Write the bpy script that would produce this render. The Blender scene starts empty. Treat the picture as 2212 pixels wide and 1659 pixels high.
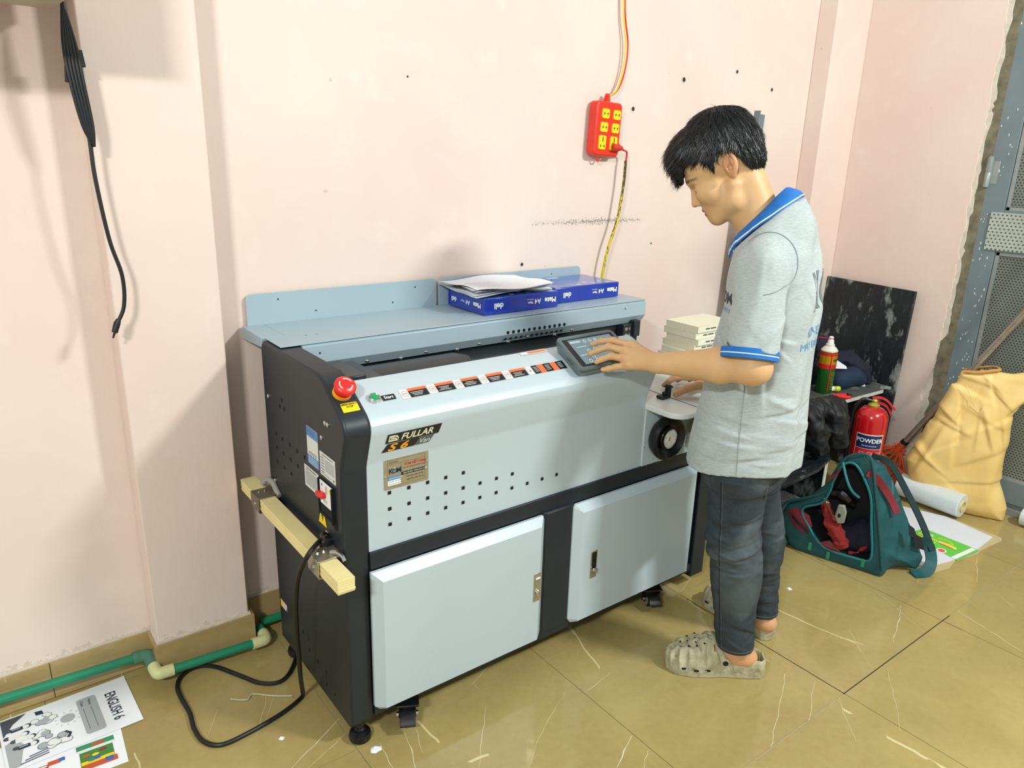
import bpy, bmesh, math, random
import numpy as np
from mathutils import Vector, Matrix
from math import sin, cos, pi, radians as R
random.seed(7); np.random.seed(7)
SC = bpy.context.scene
COL = SC.collection

# ------------------------------------------------------------------ camera
CAMP = Vector((-1.232, -1.410, 1.427)); YAW, PITCH, ROLL, FPX = R(37.537), R(17.181), R(1.649), 1613.03
fwd = Vector((sin(YAW)*cos(PITCH), cos(YAW)*cos(PITCH), -sin(PITCH)))
rt0 = Vector((cos(YAW), -sin(YAW), 0)); up0 = rt0.cross(fwd)
rt = rt0*cos(ROLL)+up0*sin(ROLL); up = up0*cos(ROLL)-rt0*sin(ROLL)
cd = bpy.data.cameras.new('camera'); cam = bpy.data.objects.new('camera', cd); COL.objects.link(cam)
m = Matrix.Identity(4)
for i in range(3):
    m[i][0] = rt[i]; m[i][1] = up[i]; m[i][2] = -fwd[i]; m[i][3] = CAMP[i]
cam.matrix_world = m
cd.sensor_width = 36; cd.lens = FPX/2212*36; cd.clip_start = .02
SC.camera = cam

# ------------------------------------------------------------------ light
wd = bpy.data.worlds.new('world'); SC.world = wd; wd.use_nodes = True
wd.node_tree.nodes['Background'].inputs[0].default_value = (.95, 1.0, .98, 1)
wd.node_tree.nodes['Background'].inputs[1].default_value = .54

def area(name, loc, aim, sx, sy, power, col):
    l = bpy.data.lights.new(name, 'AREA'); l.shape = 'RECTANGLE'; l.size = sx; l.size_y = sy
    l.energy = power; l.color = col
    o = bpy.data.objects.new(name, l); COL.objects.link(o); o.location = loc
    d = Vector(aim)-Vector(loc); o.rotation_euler = d.to_track_quat('-Z', 'Y').to_euler()
    return o
area('ceiling_tube_light', (-2.9, -2.1, 2.75), (0, .3, .6), .42, .12, 74, (.96, 1.0, .96))
area('ceiling_tube_light', (1.25, -2.3, 2.75), (.3, .3, .5), .42, .12, 76, (.96, 1.0, .96))
area('ceiling_tube_light', (3.2, -1.6, 2.4), (1.9, .2, .4), .6, .3, 46, (1.0, .98, .90))
SC.view_settings.view_transform = 'Standard'; SC.view_settings.look = 'None'
SC.view_settings.gamma = 1; SC.view_settings.use_curve_mapping = False
SC.view_settings.exposure = 0.13

# ------------------------------------------------------------------ helpers
def lin(c):
    return tuple(((v/255/12.92) if v/255 <= .04045 else ((v/255+.055)/1.055)**2.4) for v in c)+(1,)
class NT:
    def __init__(s, name):
        s.m = bpy.data.materials.new(name); s.m.use_nodes = True; s.t = s.m.node_tree
        s.b = s.t.nodes['Principled BSDF']
    def n(s, t, **kw):
        nd = s.t.nodes.new('ShaderNode'+t)
        for k, v in kw.items():
            if k.startswith('i_'):
                nd.inputs[k[2:].replace('_', ' ')].default_value = v
            else: setattr(nd, k, v)
        return nd
    def l(s, a, b): s.t.links.new(a, b)
    def math(s, op, a, b=None, c=None):
        nd = s.n('Math', operation=op)
        for i, v in enumerate((a, b, c)):
            if v is None: continue
            if isinstance(v, (int, float)): nd.inputs[i].default_value = v
            else: s.l(v, nd.inputs[i])
        return nd.outputs[0]
    def noise(s, scale, detail=4, rough=.55, vec=None, dist=0):
        nd = s.n('TexNoise'); nd.inputs['Scale'].default_value = scale; nd.inputs['Detail'].default_value = detail
        nd.inputs['Roughness'].default_value = rough; nd.inputs['Distortion'].default_value = dist
        s.l(vec if vec else s.coord(), nd.inputs['Vector']); return nd.outputs['Fac']
    def coord(s, kind='Object'):
        if not hasattr(s, '_tc'): s._tc = s.n('TexCoord')
        return s._tc.outputs[kind]
    def map(s, scale=(1, 1, 1), rot=(0, 0, 0), loc=(0, 0, 0), vec=None):
        mp = s.n('Mapping'); mp.inputs['Scale'].default_value = scale; mp.inputs['Rotation'].default_value = rot
        mp.inputs['Location'].default_value = loc; s.l(vec if vec else s.coord(), mp.inputs['Vector']); return mp.outputs[0]
    def ramp(s, fac, stops, interp='LINEAR'):
        r = s.n('ValToRGB'); r.color_ramp.interpolation = interp
        while len(r.color_ramp.elements) < len(stops): r.color_ramp.elements.new(.5)
        for e, (p, c) in zip(r.color_ramp.elements, stops):
            e.position = p; e.color = c if len(c) == 4 else lin(c)
        s.l(fac, r.inputs[0]); return r.outputs[0]
    def mix(s, fac, a, b):
        mx = s.n('Mix', data_type='RGBA')
        if isinstance(fac, (int, float)): mx.inputs[0].default_value = fac
        else: s.l(fac, mx.inputs[0])
        for i, v in ((6, a), (7, b)):
            if isinstance(v, tuple): mx.inputs[i].default_value = v if len(v) == 4 else lin(v)
            else: s.l(v, mx.inputs[i])
        return mx.outputs[2]
    def color(s, c):
        if isinstance(c, tuple): s.b.inputs['Base Color'].default_value = c if len(c) == 4 else lin(c)
        else: s.l(c, s.b.inputs['Base Color'])
    def bump(s, h, strength=.3, dist=.002):
        b = s.n('Bump'); b.inputs['Strength'].default_value = strength; b.inputs['Distance'].default_value = dist
        s.l(h, b.inputs['Height']); s.l(b.outputs[0], s.b.inputs['Normal'])
def mat(name, c, rough=.5, metal=0, var=.06, vs=12, bump=0, bs=200, spec=.5, alpha=1, trans=0, coat=0):
    t = NT(name); cl = lin(c) if len(c) == 3 else c
    if var:
        dk = tuple(v*(1-var) for v in cl[:3])+(1,); br = tuple(min(1, v*(1+var)) for v in cl[:3])+(1,)
        t.color(t.ramp(t.noise(vs), [(.3, dk), (.7, br)]))
    else: t.color(cl)
    t.b.inputs['Roughness'].default_value = rough; t.b.inputs['Metallic'].default_value = metal
    t.b.inputs['Specular IOR Level'].default_value = spec
    if coat: t.b.inputs['Coat Weight'].default_value = coat; t.b.inputs['Coat Roughness'].default_value = .08
    if trans: t.b.inputs['Transmission Weight'].default_value = trans
    if alpha < 1: t.b.inputs['Alpha'].default_value = alpha
    if bump: t.bump(t.noise(bs, 3), bump, .001)
    return t.m

SMALL = {'square_vents', 'lip_vents', 'vent_slots', 'screw_holes', 'rivets', 'bolts', 'panel_screws', 'screws', 'dial_marks', 'panel_marks', 'table_print', 'arrow_marks', 'print', 'plate_print', 'warning_label_print', 'screen_icons', 'paint_drips', 'wall_holes', 'top_print', 'print_lines', 'spine_print', 'label_marks', 'can_print', 'panel_print', 'outlet_holes', 'worksheet_pictures'}
class MB:
    """collects faces; every face has a material slot index"""
    def __init__(s): s.v = []; s.f = []; s.mi = []
    def add(s, vs, fs, mi=0, M=None):
        o = len(s.v)
        for p in vs:
            p = Vector(p)
            if M is not None: p = M @ p
            s.v.append(p)
        for f in fs: s.f.append([i+o for i in f]); s.mi.append(mi)
        return s
    def box(s, x0, x1, y0, y1, z0, z1, mi=0, M=None):
        v = [(x, y, z) for x in (x0, x1) for y in (y0, y1) for z in (z0, z1)]
        return s.add(v, [(0, 1, 3, 2), (4, 6, 7, 5), (0, 4, 5, 1), (2, 3, 7, 6), (0, 2, 6, 4), (1, 5, 7, 3)], mi, M)
    def prism(s, poly, n0, n1, M, mi=0, cap=True):
        """poly in local xy, extruded along local z from n0 to n1"""
        k = len(poly); v = [(a, b, n0) for a, b in poly]+[(a, b, n1) for a, b in poly]
        f = [(i, (i+1) % k, k+(i+1) % k, k+i) for i in range(k)]
        if cap: f += [tuple(range(k-1, -1, -1)), tuple(range(k, 2*k))]
        return s.add(v, f, mi, M)
    def tube(s, pts, r, n=10, mi=0, M=None, cap=True, flat=1):
        pts = [Vector(p) for p in pts]; k = len(pts); rr = r if isinstance(r, (list, tuple)) else [r]*k
        vs = []; ref = None
        for i, p in enumerate(pts):
            t = (pts[min(i+1, k-1)]-pts[max(i-1, 0)]).normalized()
            if ref is None: ref = t.orthogonal().normalized()
            ref = (ref-t*ref.dot(t)).normalized(); b = t.cross(ref)
            for j in range(n):
                a = 2*pi*j/n; vs.append(p+(ref*cos(a)+b*sin(a)*flat)*rr[i])
        fs = [(i*n+j, i*n+(j+1) % n, (i+1)*n+(j+1) % n, (i+1)*n+j) for i in range(k-1) for j in range(n)]
        if cap: fs += [tuple(range(n-1, -1, -1)), tuple(range((k-1)*n, k*n))]
        return s.add(vs, fs, mi, M)
    def lathe(s, prof, n=24, mi=0, M=None, cap=True):
        """prof: (radius, height) about local z"""
        vs = [(r*cos(2*pi*j/n), r*sin(2*pi*j/n), z) for r, z in prof for j in range(n)]; k = len(prof)
        fs = [(i*n+j, i*n+(j+1) % n, (i+1)*n+(j+1) % n, (i+1)*n+j) for i in range(k-1) for j in range(n)]
        if cap: fs += [tuple(range(n-1, -1, -1)), tuple(range((k-1)*n, k*n))]
        return s.add(vs, fs, mi, M)
    def grid(s, P, mi=0, M=None, closed=False):
        """P: rows of points"""
        h = len(P); w = len(P[0]); vs = [p for r_ in P for p in r_]
        fs = [(i*w+j, i*w+(j+1) % w, (i+1)*w+(j+1) % w, (i+1)*w+j) for i in range(h-1) for j in range(w if closed else w-1)]
        return s.add(vs, fs, mi, M)
def link(name, me, mats, parent=None, smooth=True, ang=35, bevel=0, seg=2, base=None):
    for mm in (mats if isinstance(mats, (list, tuple)) else [mats]): me.materials.append(mm)
    o = bpy.data.objects.new(name, me); COL.objects.link(o)
    if parent is not None: o.parent = parent
    if smooth:
        me.polygons.foreach_set('use_smooth', [True]*len(me.polygons))
        me.set_sharp_from_angle(angle=R(ang))
    if bevel:
        b = o.modifiers.new('bevel', 'BEVEL'); b.width = bevel; b.segments = seg; b.limit_method = 'ANGLE'; b.angle_limit = R(40)
        b.harden_normals = False
    return o
def wloc(o):
    v = Vector((0, 0, 0))
    while o is not None: v += o.location; o = o.parent
    return v
def build(name, mb, mats, parent=None, base=None, fix=True, **kw):
    """mesh data given in world metres; origin at parent's origin, or at base for a top-level thing"""
    assert max(max(f) for f in mb.f) < len(mb.v), name
    off = wloc(parent) if parent is not None else Vector(base or (0, 0, 0))
    me = bpy.data.meshes.new(name)
    me.from_pydata([tuple(p-off) for p in mb.v], [], mb.f); me.update()
    mi = mb.mi
    me.polygons.foreach_set('material_index', mi)
    if fix:
        bm = bmesh.new(); bm.from_mesh(me); bmesh.ops.recalc_face_normals(bm, faces=bm.faces); bm.to_mesh(me); bm.free()
    o = link(name, me, mats, parent, **kw)
    if parent is None: o.location = off
    if name in SMALL: o['kind'] = 'stuff'
    return o
def thing(name, label, cat, loc=(0, 0, 0), group=None):
    o = bpy.data.objects.new(name, None); COL.objects.link(o); o.location = loc; o.empty_display_size = .05
    return tag(o, label, cat, group)
def tag(o, label, cat, group=None):
    o['label'] = label; o['category'] = cat
    if group: o['group'] = group
    return o
def frame(O, U, V):
    U = Vector(U).normalized(); V = Vector(V).normalized(); N = U.cross(V).normalized(); V = N.cross(U)
    M = Matrix.Identity(4)
    for i in range(3): M[i][0] = U[i]; M[i][1] = V[i]; M[i][2] = N[i]; M[i][3] = O[i]
    return M
def smooth_pts(pts, k=8):
    """Catmull-Rom"""
    P = [Vector(p) for p in pts]; P = [P[0]*2-P[1]]+P+[P[-1]*2-P[-2]]; out = []
    for i in range(1, len(P)-2):
        for j in range(k):
            t = j/k; a, b, c, d = P[i-1:i+3]
            out.append(.5*((2*b)+(c-a)*t+(2*a-5*b+4*c-d)*t*t+(3*b-a-3*c+d)*t**3))
    out.append(P[-2]); return out
def lettering(s, M, size, m_, parent, name='lettering', shear=0, bold=0, align='LEFT', sx=1, depth=0, line=1, kind=None):
    cu = bpy.data.curves.new('t', 'FONT'); cu.body = s; cu.size = size; cu.shear = shear; cu.offset = bold
    cu.align_x = align; cu.align_y = 'CENTER'; cu.space_line = line; cu.resolution_u = 3
    o = bpy.data.objects.new('t', cu); COL.objects.link(o)
    bpy.context.view_layer.update()
    me = bpy.data.meshes.new_from_object(o); bpy.data.objects.remove(o); bpy.data.curves.remove(cu)
    off = wloc(parent) if parent is not None else Vector((0, 0, 0))
    for v in me.vertices:
        v.co = (M @ Vector((v.co.x*sx, v.co.y, .0003)))-off
    me.name = name
    return link(name, me, m_, parent, smooth=False)
def decal(mb, M, w, h, mi=0, n=.0002, cx=0, cy=0):
    return mb.add([(cx-w/2, cy-h/2, n), (cx+w/2, cy-h/2, n), (cx+w/2, cy+h/2, n), (cx-w/2, cy+h/2, n)], [(0, 1, 2, 3)], mi, M)
def disc(mb, M, r, mi=0, n=.0003, cx=0, cy=0, k=14, r2=None):
    r2 = r2 or r
    return mb.add([(cx+r*cos(2*pi*i/k), cy+r2*sin(2*pi*i/k), n) for i in range(k)], [tuple(range(k))], mi, M)
def ring(mb, M, r, w, mi=0, n=.0004, cx=0, cy=0, k=28, a0=0, a1=2*pi):
    vs = [];
    for i in range(k+1):
        a = a0+(a1-a0)*i/k
        vs += [(cx+r*cos(a), cy+r*sin(a), n), (cx+(r-w)*cos(a), cy+(r-w)*sin(a), n)]
    return mb.add(vs, [(2*i, 2*i+2, 2*i+3, 2*i+1) for i in range(k)], mi, M)
def rrect(w, h, r, k=5, cx=0, cy=0):
    o = []
    for (sx, sy, a) in ((1, 1, 0), (-1, 1, 90), (-1, -1, 180), (1, -1, 270)):
        for i in range(k+1):
            t = R(a+90*i/k); o.append((cx+sx*(w/2-r)+r*cos(t), cy+sy*(h/2-r)+r*sin(t)))
    return o

# --- distance-field modelling (numpy) and its surface extraction
def vnoise(X, Y, Z, seed=0):
    """smooth cheap pseudo noise, about -1..1"""
    r_ = np.random.RandomState(seed); s = 0
    for i in range(6):
        k = r_.normal(size=3); k /= np.linalg.norm(k); k *= .7+.9*r_.rand()
        s = s+np.sin(k[0]*X+k[1]*Y+k[2]*Z+r_.rand()*6.28+.8*np.sin(k[1]*X-k[2]*Y*1.3+k[0]*Z))
    return s/3.2
def creases(r_, z, n, seed, box, amp, w=.012, ln=(.05, .22), ang=(0, pi)):
    """random soft-edged folds in a cloth surface (r_, z): a ridge or valley that steps from one side to the other"""
    r_, z = np.broadcast_arrays(r_, z); step = .002
    r0, z0 = float(r_.min()), float(z.min()); gr = np.arange(r0, float(r_.max())+2*step, step)[:, None]; gz = np.arange(z0, float(z.max())+2*step, step)[None, :]
    g = np.random.RandomState(seed); d = np.zeros((gr.shape[0], gz.shape[1]))
    for i in range(n):
        a = np.array([g.uniform(box[0], box[1]), g.uniform(box[2], box[3])]); an = g.uniform(*ang); L_ = g.uniform(*ln); e = np.array([cos(an), sin(an)])*L_
        x, y = gr-a[0], gz-a[1]; h = np.clip((x*e[0]+y*e[1])/(L_*L_), 0, 1); q = np.sqrt((x-e[0]*h)**2+(y-e[1]*h)**2)
        sd = (x*e[1]-y*e[0])/L_; ww = w*g.uniform(.7, 1.8)
        d = d+(1 if i % 2 else -1)*amp*g.uniform(.4, 1)*np.exp(-q/ww)*(.45+.8*np.tanh(sd/(ww*.25)))*np.sin(np.clip(h, .02, .98)*pi)**.5
    u = (r_-r0)/step; v = (z-z0)/step; i = u.astype(np.int32); j = v.astype(np.int32); u = u-i; v = v-j
    return (d[i, j]*(1-u)+d[i+1, j]*u)*(1-v)+(d[i, j+1]*(1-u)+d[i+1, j+1]*u)*v
class Field:
    def __init__(s, lo, hi, vox, pad=.012, axes=None):
        lo = np.array(lo, float)-pad; hi = np.array(hi, float)+pad
        s.ax = [axes[i] if axes and axes[i] is not None else np.arange(lo[i], hi[i]+vox, vox) for i in range(3)]
        s.n = np.array([len(a) for a in s.ax]); s.d = np.full(s.n, .05, np.float32)
    def region(s, lo, hi):
        sl = tuple(slice(max(np.searchsorted(s.ax[i], lo[i])-1, 0), min(np.searchsorted(s.ax[i], hi[i])+1, s.n[i])) for i in range(3))
        g = [s.ax[i][sl[i]].astype(np.float32) for i in range(3)]
        return sl, np.meshgrid(*g, indexing='ij', sparse=True)
    def all(s): return s.region([a[0] for a in s.ax], [a[-1] for a in s.ax])
    def _u(s, sl, d, k, sub):
        o = s.d[sl]
        if sub: d = -d; h = np.clip(.5-.5*(o-d)/k, 0, 1) if k else None
        if k:
            if sub: s.d[sl] = o*(1-h)+d*h+k*h*(1-h)
            else:
                h = np.clip(.5+.5*(o-d)/k, 0, 1); s.d[sl] = o*(1-h)+d*h-k*h*(1-h)
        else: s.d[sl] = np.maximum(o, d) if sub else np.minimum(o, d)
    def cap(s, a, b, ra, rb=None, k=.01, sub=False, asp=None):
        rb = ra if rb is None else rb; a = np.array(a, float); b = np.array(b, float); r_ = max(ra, rb)+k+.02
        if asp: r_ *= max(1, max(asp[1:]))
        sl, (X, Y, Z) = s.region(np.minimum(a, b)-r_, np.maximum(a, b)+r_)
        ba = b-a; L2 = ba@ba+1e-12
        h = np.clip(((X-a[0])*ba[0]+(Y-a[1])*ba[1]+(Z-a[2])*ba[2])/L2, 0, 1)
        dx, dy, dz = X-a[0]-h*ba[0], Y-a[1]-h*ba[1], Z-a[2]-h*ba[2]
        if asp:   # asp = (direction, stretch): squash so that section is wider along direction
            u = np.array(asp[0], float); u /= np.linalg.norm(u); q = dx*u[0]+dy*u[1]+dz*u[2]; c = 1/asp[1]-1
            dx, dy, dz = dx+q*u[0]*c, dy+q*u[1]*c, dz+q*u[2]*c
        d = np.sqrt(dx*dx+dy*dy+dz*dz)-(ra+(rb-ra)*h)
        s._u(sl, d, k, sub)
    def ell(s, c, rad, A=None, k=.01, sub=False):
        c = np.array(c, float); rad = np.array(rad, float); A = np.eye(3) if A is None else np.array(A, float)
        m_ = rad.max()+k+.02
        sl, (X, Y, Z) = s.region(c-m_, c+m_)
        dx, dy, dz = X-c[0], Y-c[1], Z-c[2]
        q = [(dx*A[i][0]+dy*A[i][1]+dz*A[i][2]) for i in range(3)]
        k0 = np.sqrt(sum((q[i]/rad[i])**2 for i in range(3))); k1 = np.sqrt(sum((q[i]/rad[i]**2)**2 for i in range(3)))
        s._u(sl, k0*(k0-1)/(k1+1e-9), k, sub)
    def fn(s, f, k=0, sub=False, lo=None, hi=None):
        sl, (X, Y, Z) = s.all() if lo is None else s.region(lo, hi)
        s._u(sl, f(X, Y, Z), k, sub)
    def mesh(s):
        d = s.d; S = d < 0; n = np.array(d.shape); c = n-1
        cnt = np.zeros(c, np.int8)
        cor = [(i, j, k) for i in (0, 1) for j in (0, 1) for k in (0, 1)]
        for i, j, k in cor: cnt += S[i:i+c[0], j:j+c[1], k:k+c[2]]
        act = np.argwhere((cnt > 0) & (cnt < 8)); N = len(act)
        idx = np.full(c, -1, np.int32); idx[tuple(act.T)] = np.arange(N)
        val = {q: d[act[:, 0]+q[0], act[:, 1]+q[1], act[:, 2]+q[2]].astype(np.float64) for q in cor}
        acc = np.zeros((N, 3)); w = np.zeros(N)
        for p in cor:
            for ax in range(3):
                if p[ax]: continue
                q = list(p); q[ax] = 1; q = tuple(q); a, b = val[p], val[q]; mk = (a < 0) != (b < 0)
                t = np.where(mk, a/np.where(mk, a-b, 1), 0); pt = np.tile(np.array(p, float), (N, 1)); pt[:, ax] += t
                acc += pt*mk[:, None]; w += mk
        G = act+acc/w[:, None]; V = np.stack([np.interp(G[:, i], np.arange(n[i]), s.ax[i]) for i in range(3)], 1); F = []
        for ax in range(3):
            sl0 = [slice(None)]*3; sl1 = [slice(None)]*3; sl0[ax] = slice(0, -1); sl1[ax] = slice(1, None)
            e = np.argwhere(S[tuple(sl0)] != S[tuple(sl1)]); b, c2 = (ax+1) % 3, (ax+2) % 3
            e = e[(e[:, b] > 0) & (e[:, c2] > 0) & (e[:, b] < n[b]-1) & (e[:, c2] < n[c2]-1)]
            flip = S[tuple(sl0)][tuple(e.T)]; q = []
            for (ob, oc) in ((-1, -1), (0, -1), (0, 0), (-1, 0)):
                p = e.copy(); p[:, b] += ob; p[:, c2] += oc; q.append(idx[tuple(p.T)])
            q = np.stack(q, 1); q[~flip] = q[~flip][:, ::-1]; F.append(q)
        return V, np.concatenate(F)
def fbuild(name, fld, mats, parent=None, base=None, colfn=None, mifn=None, relax=0):
    V, F = fld.mesh(); off = np.array(wloc(parent) if parent is not None else Vector(base or (0, 0, 0)))
    me = bpy.data.meshes.new(name); me.vertices.add(len(V)); me.vertices.foreach_set('co', (V-off).ravel())
    me.loops.add(F.size); me.loops.foreach_set('vertex_index', F.ravel().astype(np.int32))
    me.polygons.add(len(F)); me.polygons.foreach_set('loop_start', np.arange(0, F.size, 4, dtype=np.int32))
    me.update(calc_edges=True)
    if colfn is not None:
        a = me.color_attributes.new('paint', 'FLOAT_COLOR', 'POINT'); c = colfn(V); a.data.foreach_set('color', c.astype(np.float32).ravel())
    if mifn is not None:
        cen = V[F].mean(1); me.polygons.foreach_set('material_index', mifn(cen).astype(np.int32))
    o = link(name, me, mats, parent, ang=180)
    if parent is None: o.location = Vector(off)
    return o

# ------------------------------------------------------------------ materials of the room
def wall_material():
    t = NT('pink_wall_paint')
    big = t.noise(1.3, 3, .5, dist=.6); fine = t.noise(9, 4, .6)
    c = t.ramp(big, [(.34, (226, 201, 190)), (.55, (227, 207, 196)), (.72, (229, 213, 201))])
    c = t.mix(t.math('MULTIPLY', t.ramp(fine, [(.55, (0, 0, 0)), (.75, (255, 255, 255))]), .25), c, (236, 226, 214))
    # dark scuff line and tiny chips, fixed on the wall
    sep = t.n('SeparateXYZ'); t.l(t.coord(), sep.inputs[0])
    sc = t.noise(160, 4, .7); env = t.noise(7, 2, .5, vec=t.map((1, .01, .01)))
    dz = t.math('ABSOLUTE', t.math('SUBTRACT', sep.outputs[2], 1.195))
    near = t.math('LESS_THAN', t.math('ADD', dz, t.math('MULTIPLY', t.math('ABSOLUTE', t.math('SUBTRACT', sep.outputs[0], .72)), .03)), t.math('MULTIPLY', t.math('SUBTRACT', sc, .44), .09))
    dx = t.math('LESS_THAN', t.math('ABSOLUTE', t.math('SUBTRACT', sep.outputs[0], .68)), .27)
    k = t.math('MULTIPLY', t.math('MULTIPLY', near, dx), t.math('GREATER_THAN', env, .3))
    c = t.mix(t.math('MULTIPLY', k, .7), c, (84, 88, 84))
    chips = t.math('GREATER_THAN', t.noise(34, 2, .4), .79)
    c = t.mix(t.math('MULTIPLY', chips, .35), c, (150, 135, 122))
    # grime just above the baseboard
    low = t.math('LESS_THAN', t.math('ADD', sep.outputs[2], t.math('MULTIPLY', t.noise(40, 5, .75), -.10)), .068)
    c = t.mix(t.math('MULTIPLY', low, .45), c, (178, 166, 146))
    t.color(c); t.b.inputs['Roughness'].default_value = .55; t.b.inputs['Specular IOR Level'].default_value = .3
    stre = t.noise(1, 4, .6, vec=t.map((60, 60, 18), rot=(0, R(25), 0)))
    h = t.math('ADD', t.math('MULTIPLY', stre, .6), t.math('MULTIPLY', t.noise(14, 3), .8))
    t.bump(h, .22, .004)
    return t.m
M_WALL = wall_material()
def tile_material(name, c0, c1, vein):
    t = NT(name)
    gp = t.n('NewGeometry').outputs['Position']
    n1 = t.noise(2.6, 4, .55, vec=gp, dist=.4); n2 = t.noise(45, 3, .6, vec=gp)
    c = t.ramp(n1, [(.3, c0), (.7, c1)])
    c = t.mix(t.math('MULTIPLY', n2, .16), c, (226, 212, 150))
    # fine pale hairlines running diagonally
    wob = t.n('TexNoise'); wob.inputs['Scale'].default_value = 5; wob.inputs['Detail'].default_value = 3; t.l(gp, wob.inputs['Vector'])
    wv = t.n('VectorMath', operation='MULTIPLY_ADD'); t.l(wob.outputs['Color'], wv.inputs[0]); wv.inputs[1].default_value = (.05, .05, 0); t.l(gp, wv.inputs[2])
    for sc_, rot, th, seed, gt in ((1.7, 38, .0035, 0, .56), (2.6, -20, .003, 5, .60)):
        mp = t.map((sc_, sc_*.3, 0), rot=(0, 0, R(rot)), loc=(seed, seed*.7, 0), vec=wv.outputs[0])
        vo_ = t.n('TexVoronoi', feature='DISTANCE_TO_EDGE'); vo_.inputs['Scale'].default_value = 1; t.l(mp, vo_.inputs['Vector'])
        ln = t.math('LESS_THAN', vo_.outputs['Distance'], th)
        gate = t.math('GREATER_THAN', t.noise(2.3, 3, .6, vec=t.map((1, 1, 1), loc=(seed+3, 1, 0), vec=gp)), gt)
        c = t.mix(t.math('MULTIPLY', t.math('MULTIPLY', ln, gate), vein), c, (214, 202, 154))
    t.color(c); t.b.inputs['Roughness'].default_value = .24; t.b.inputs['Specular IOR Level'].default_value = .45
    t.bump(t.noise(30, 3, .6, vec=gp), .04, .002)
    t.l(t.ramp(t.noise(7, 4, .6, vec=gp), [(.3, (70, 70, 70)), (.75, (110, 110, 110))]), t.b.inputs['Roughness'])
    return t.m
M_TILE = tile_material('ochre_marble_tile', (145, 125, 74), (167, 148, 93), .75)
M_BTILE = tile_material('ochre_skirting_tile', (152, 126, 84), (176, 150, 104), .25)
M_GROUT = mat('pale_grout', (176, 172, 150), .8, vs=30, var=.15)
M_DGROUT = mat('dark_joint', (46, 42, 30), .8)
M_VEIN = mat('cream_vein', (222, 212, 172), .3, vs=40, var=.1)
M_PLASTER = mat('chalky_plaster', (208, 200, 186), .9, vs=40, var=.12, bump=.5, bs=60)
M_CEMENT = mat('bare_cement', (118, 112, 92), .9, vs=25, var=.35, bump=.6, bs=50)
M_GREY = mat('grey_door_paint', (112, 127, 132), .38, vs=8, var=.1, bump=.05, bs=40)
M_GREYL = mat('pale_grey_metal', (150, 158, 156), .35, metal=.3, vs=20, var=.12)
def perforated(name, c, hole, pitch=.0125, rad=.29):
    t = NT(name)
    sep = t.n('SeparateXYZ'); t.l(t.coord(), sep.inputs[0])
    row = t.math('DIVIDE', sep.outputs[2], pitch*.866)
    odd = t.math('MULTIPLY', t.math('MODULO', t.math('FLOOR', row), 2), .5)
    fy = t.math('SUBTRACT', t.math('FRACT', t.math('ADD', t.math('DIVIDE', t.math('ADD', sep.outputs[1], 5), pitch), odd)), .5)
    fz = t.math('SUBTRACT', t.math('FRACT', row), .5)
    d = t.math('SQRT', t.math('ADD', t.math('MULTIPLY', fy, fy), t.math('MULTIPLY', fz, fz)))
    k = t.math('LESS_THAN', d, rad)
    c0 = t.ramp(t.noise(6, 4), [(.3, tuple(v*.85 for v in c)), (.7, c)])
    t.color(t.mix(k, c0, hole)); t.b.inputs['Roughness'].default_value = .35; t.b.inputs['Metallic'].default_value = .35
    t.bump(t.math('SUBTRACT', 1, k), .5, .001)
    return t.m
M_PERF = perforated('perforated_steel_sheet', (138, 146, 140), (62, 66, 60))
M_PERF2 = perforated('perforated_pale_patch', (196, 208, 198), (96, 108, 102), .016, .25)

# ------------------------------------------------------------------ room shell
def struct(o): o['kind'] = 'structure'; return o
WB, WP, XR = .643, .556, 2.235
struct(build('wall_back', MB().box(-2.6, 2.6, WB, WB+.12, 0, 3.0), M_WALL))
struct(build('trim_1', MB().box(-.925, -.675, WP, WB, 0, 3.0), M_WALL, bevel=.004))
struct(build('trim_2', MB().box(1.965, XR, WP, WB, 0, 3.0), M_WALL, bevel=.004))
# right-hand wall with its broken plaster edge next to the door
jag = [(WB, 0), (WB, 3.0)]; z = 3.0; rr = random.Random(3)
while z > 0:
    jag.append((-.002+(.03 if z < .9 else 0)*(1-z/.9)+rr.uniform(-.007, .007)+(.02 if z < .5 else 0), z)); z -= rr.uniform(.012, .05)
jag.append((.05, 0))
struct(build('wall_right', MB().prism(jag, 0, .1, frame((XR, 0, 0), (0, 1, 0), (0, 0, 1))), M_WALL))
jg = [(.06, 0), (.06, 3.0)]; z = 3.0
while z > 0: jg.append((-.016+(.02 if z < .7 else 0)+rr.uniform(-.006, .006), z)); z -= rr.uniform(.01, .04)
struct(build('trim_3', MB().prism(jg, .004, .1, frame((XR, 0, 0), (0, 1, 0), (0, 0, 1))), M_PLASTER))
struct(build('trim_4', MB().box(XR+.012, XR+.2, -.052, .05, 0, 3.0), M_CEMENT))

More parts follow.
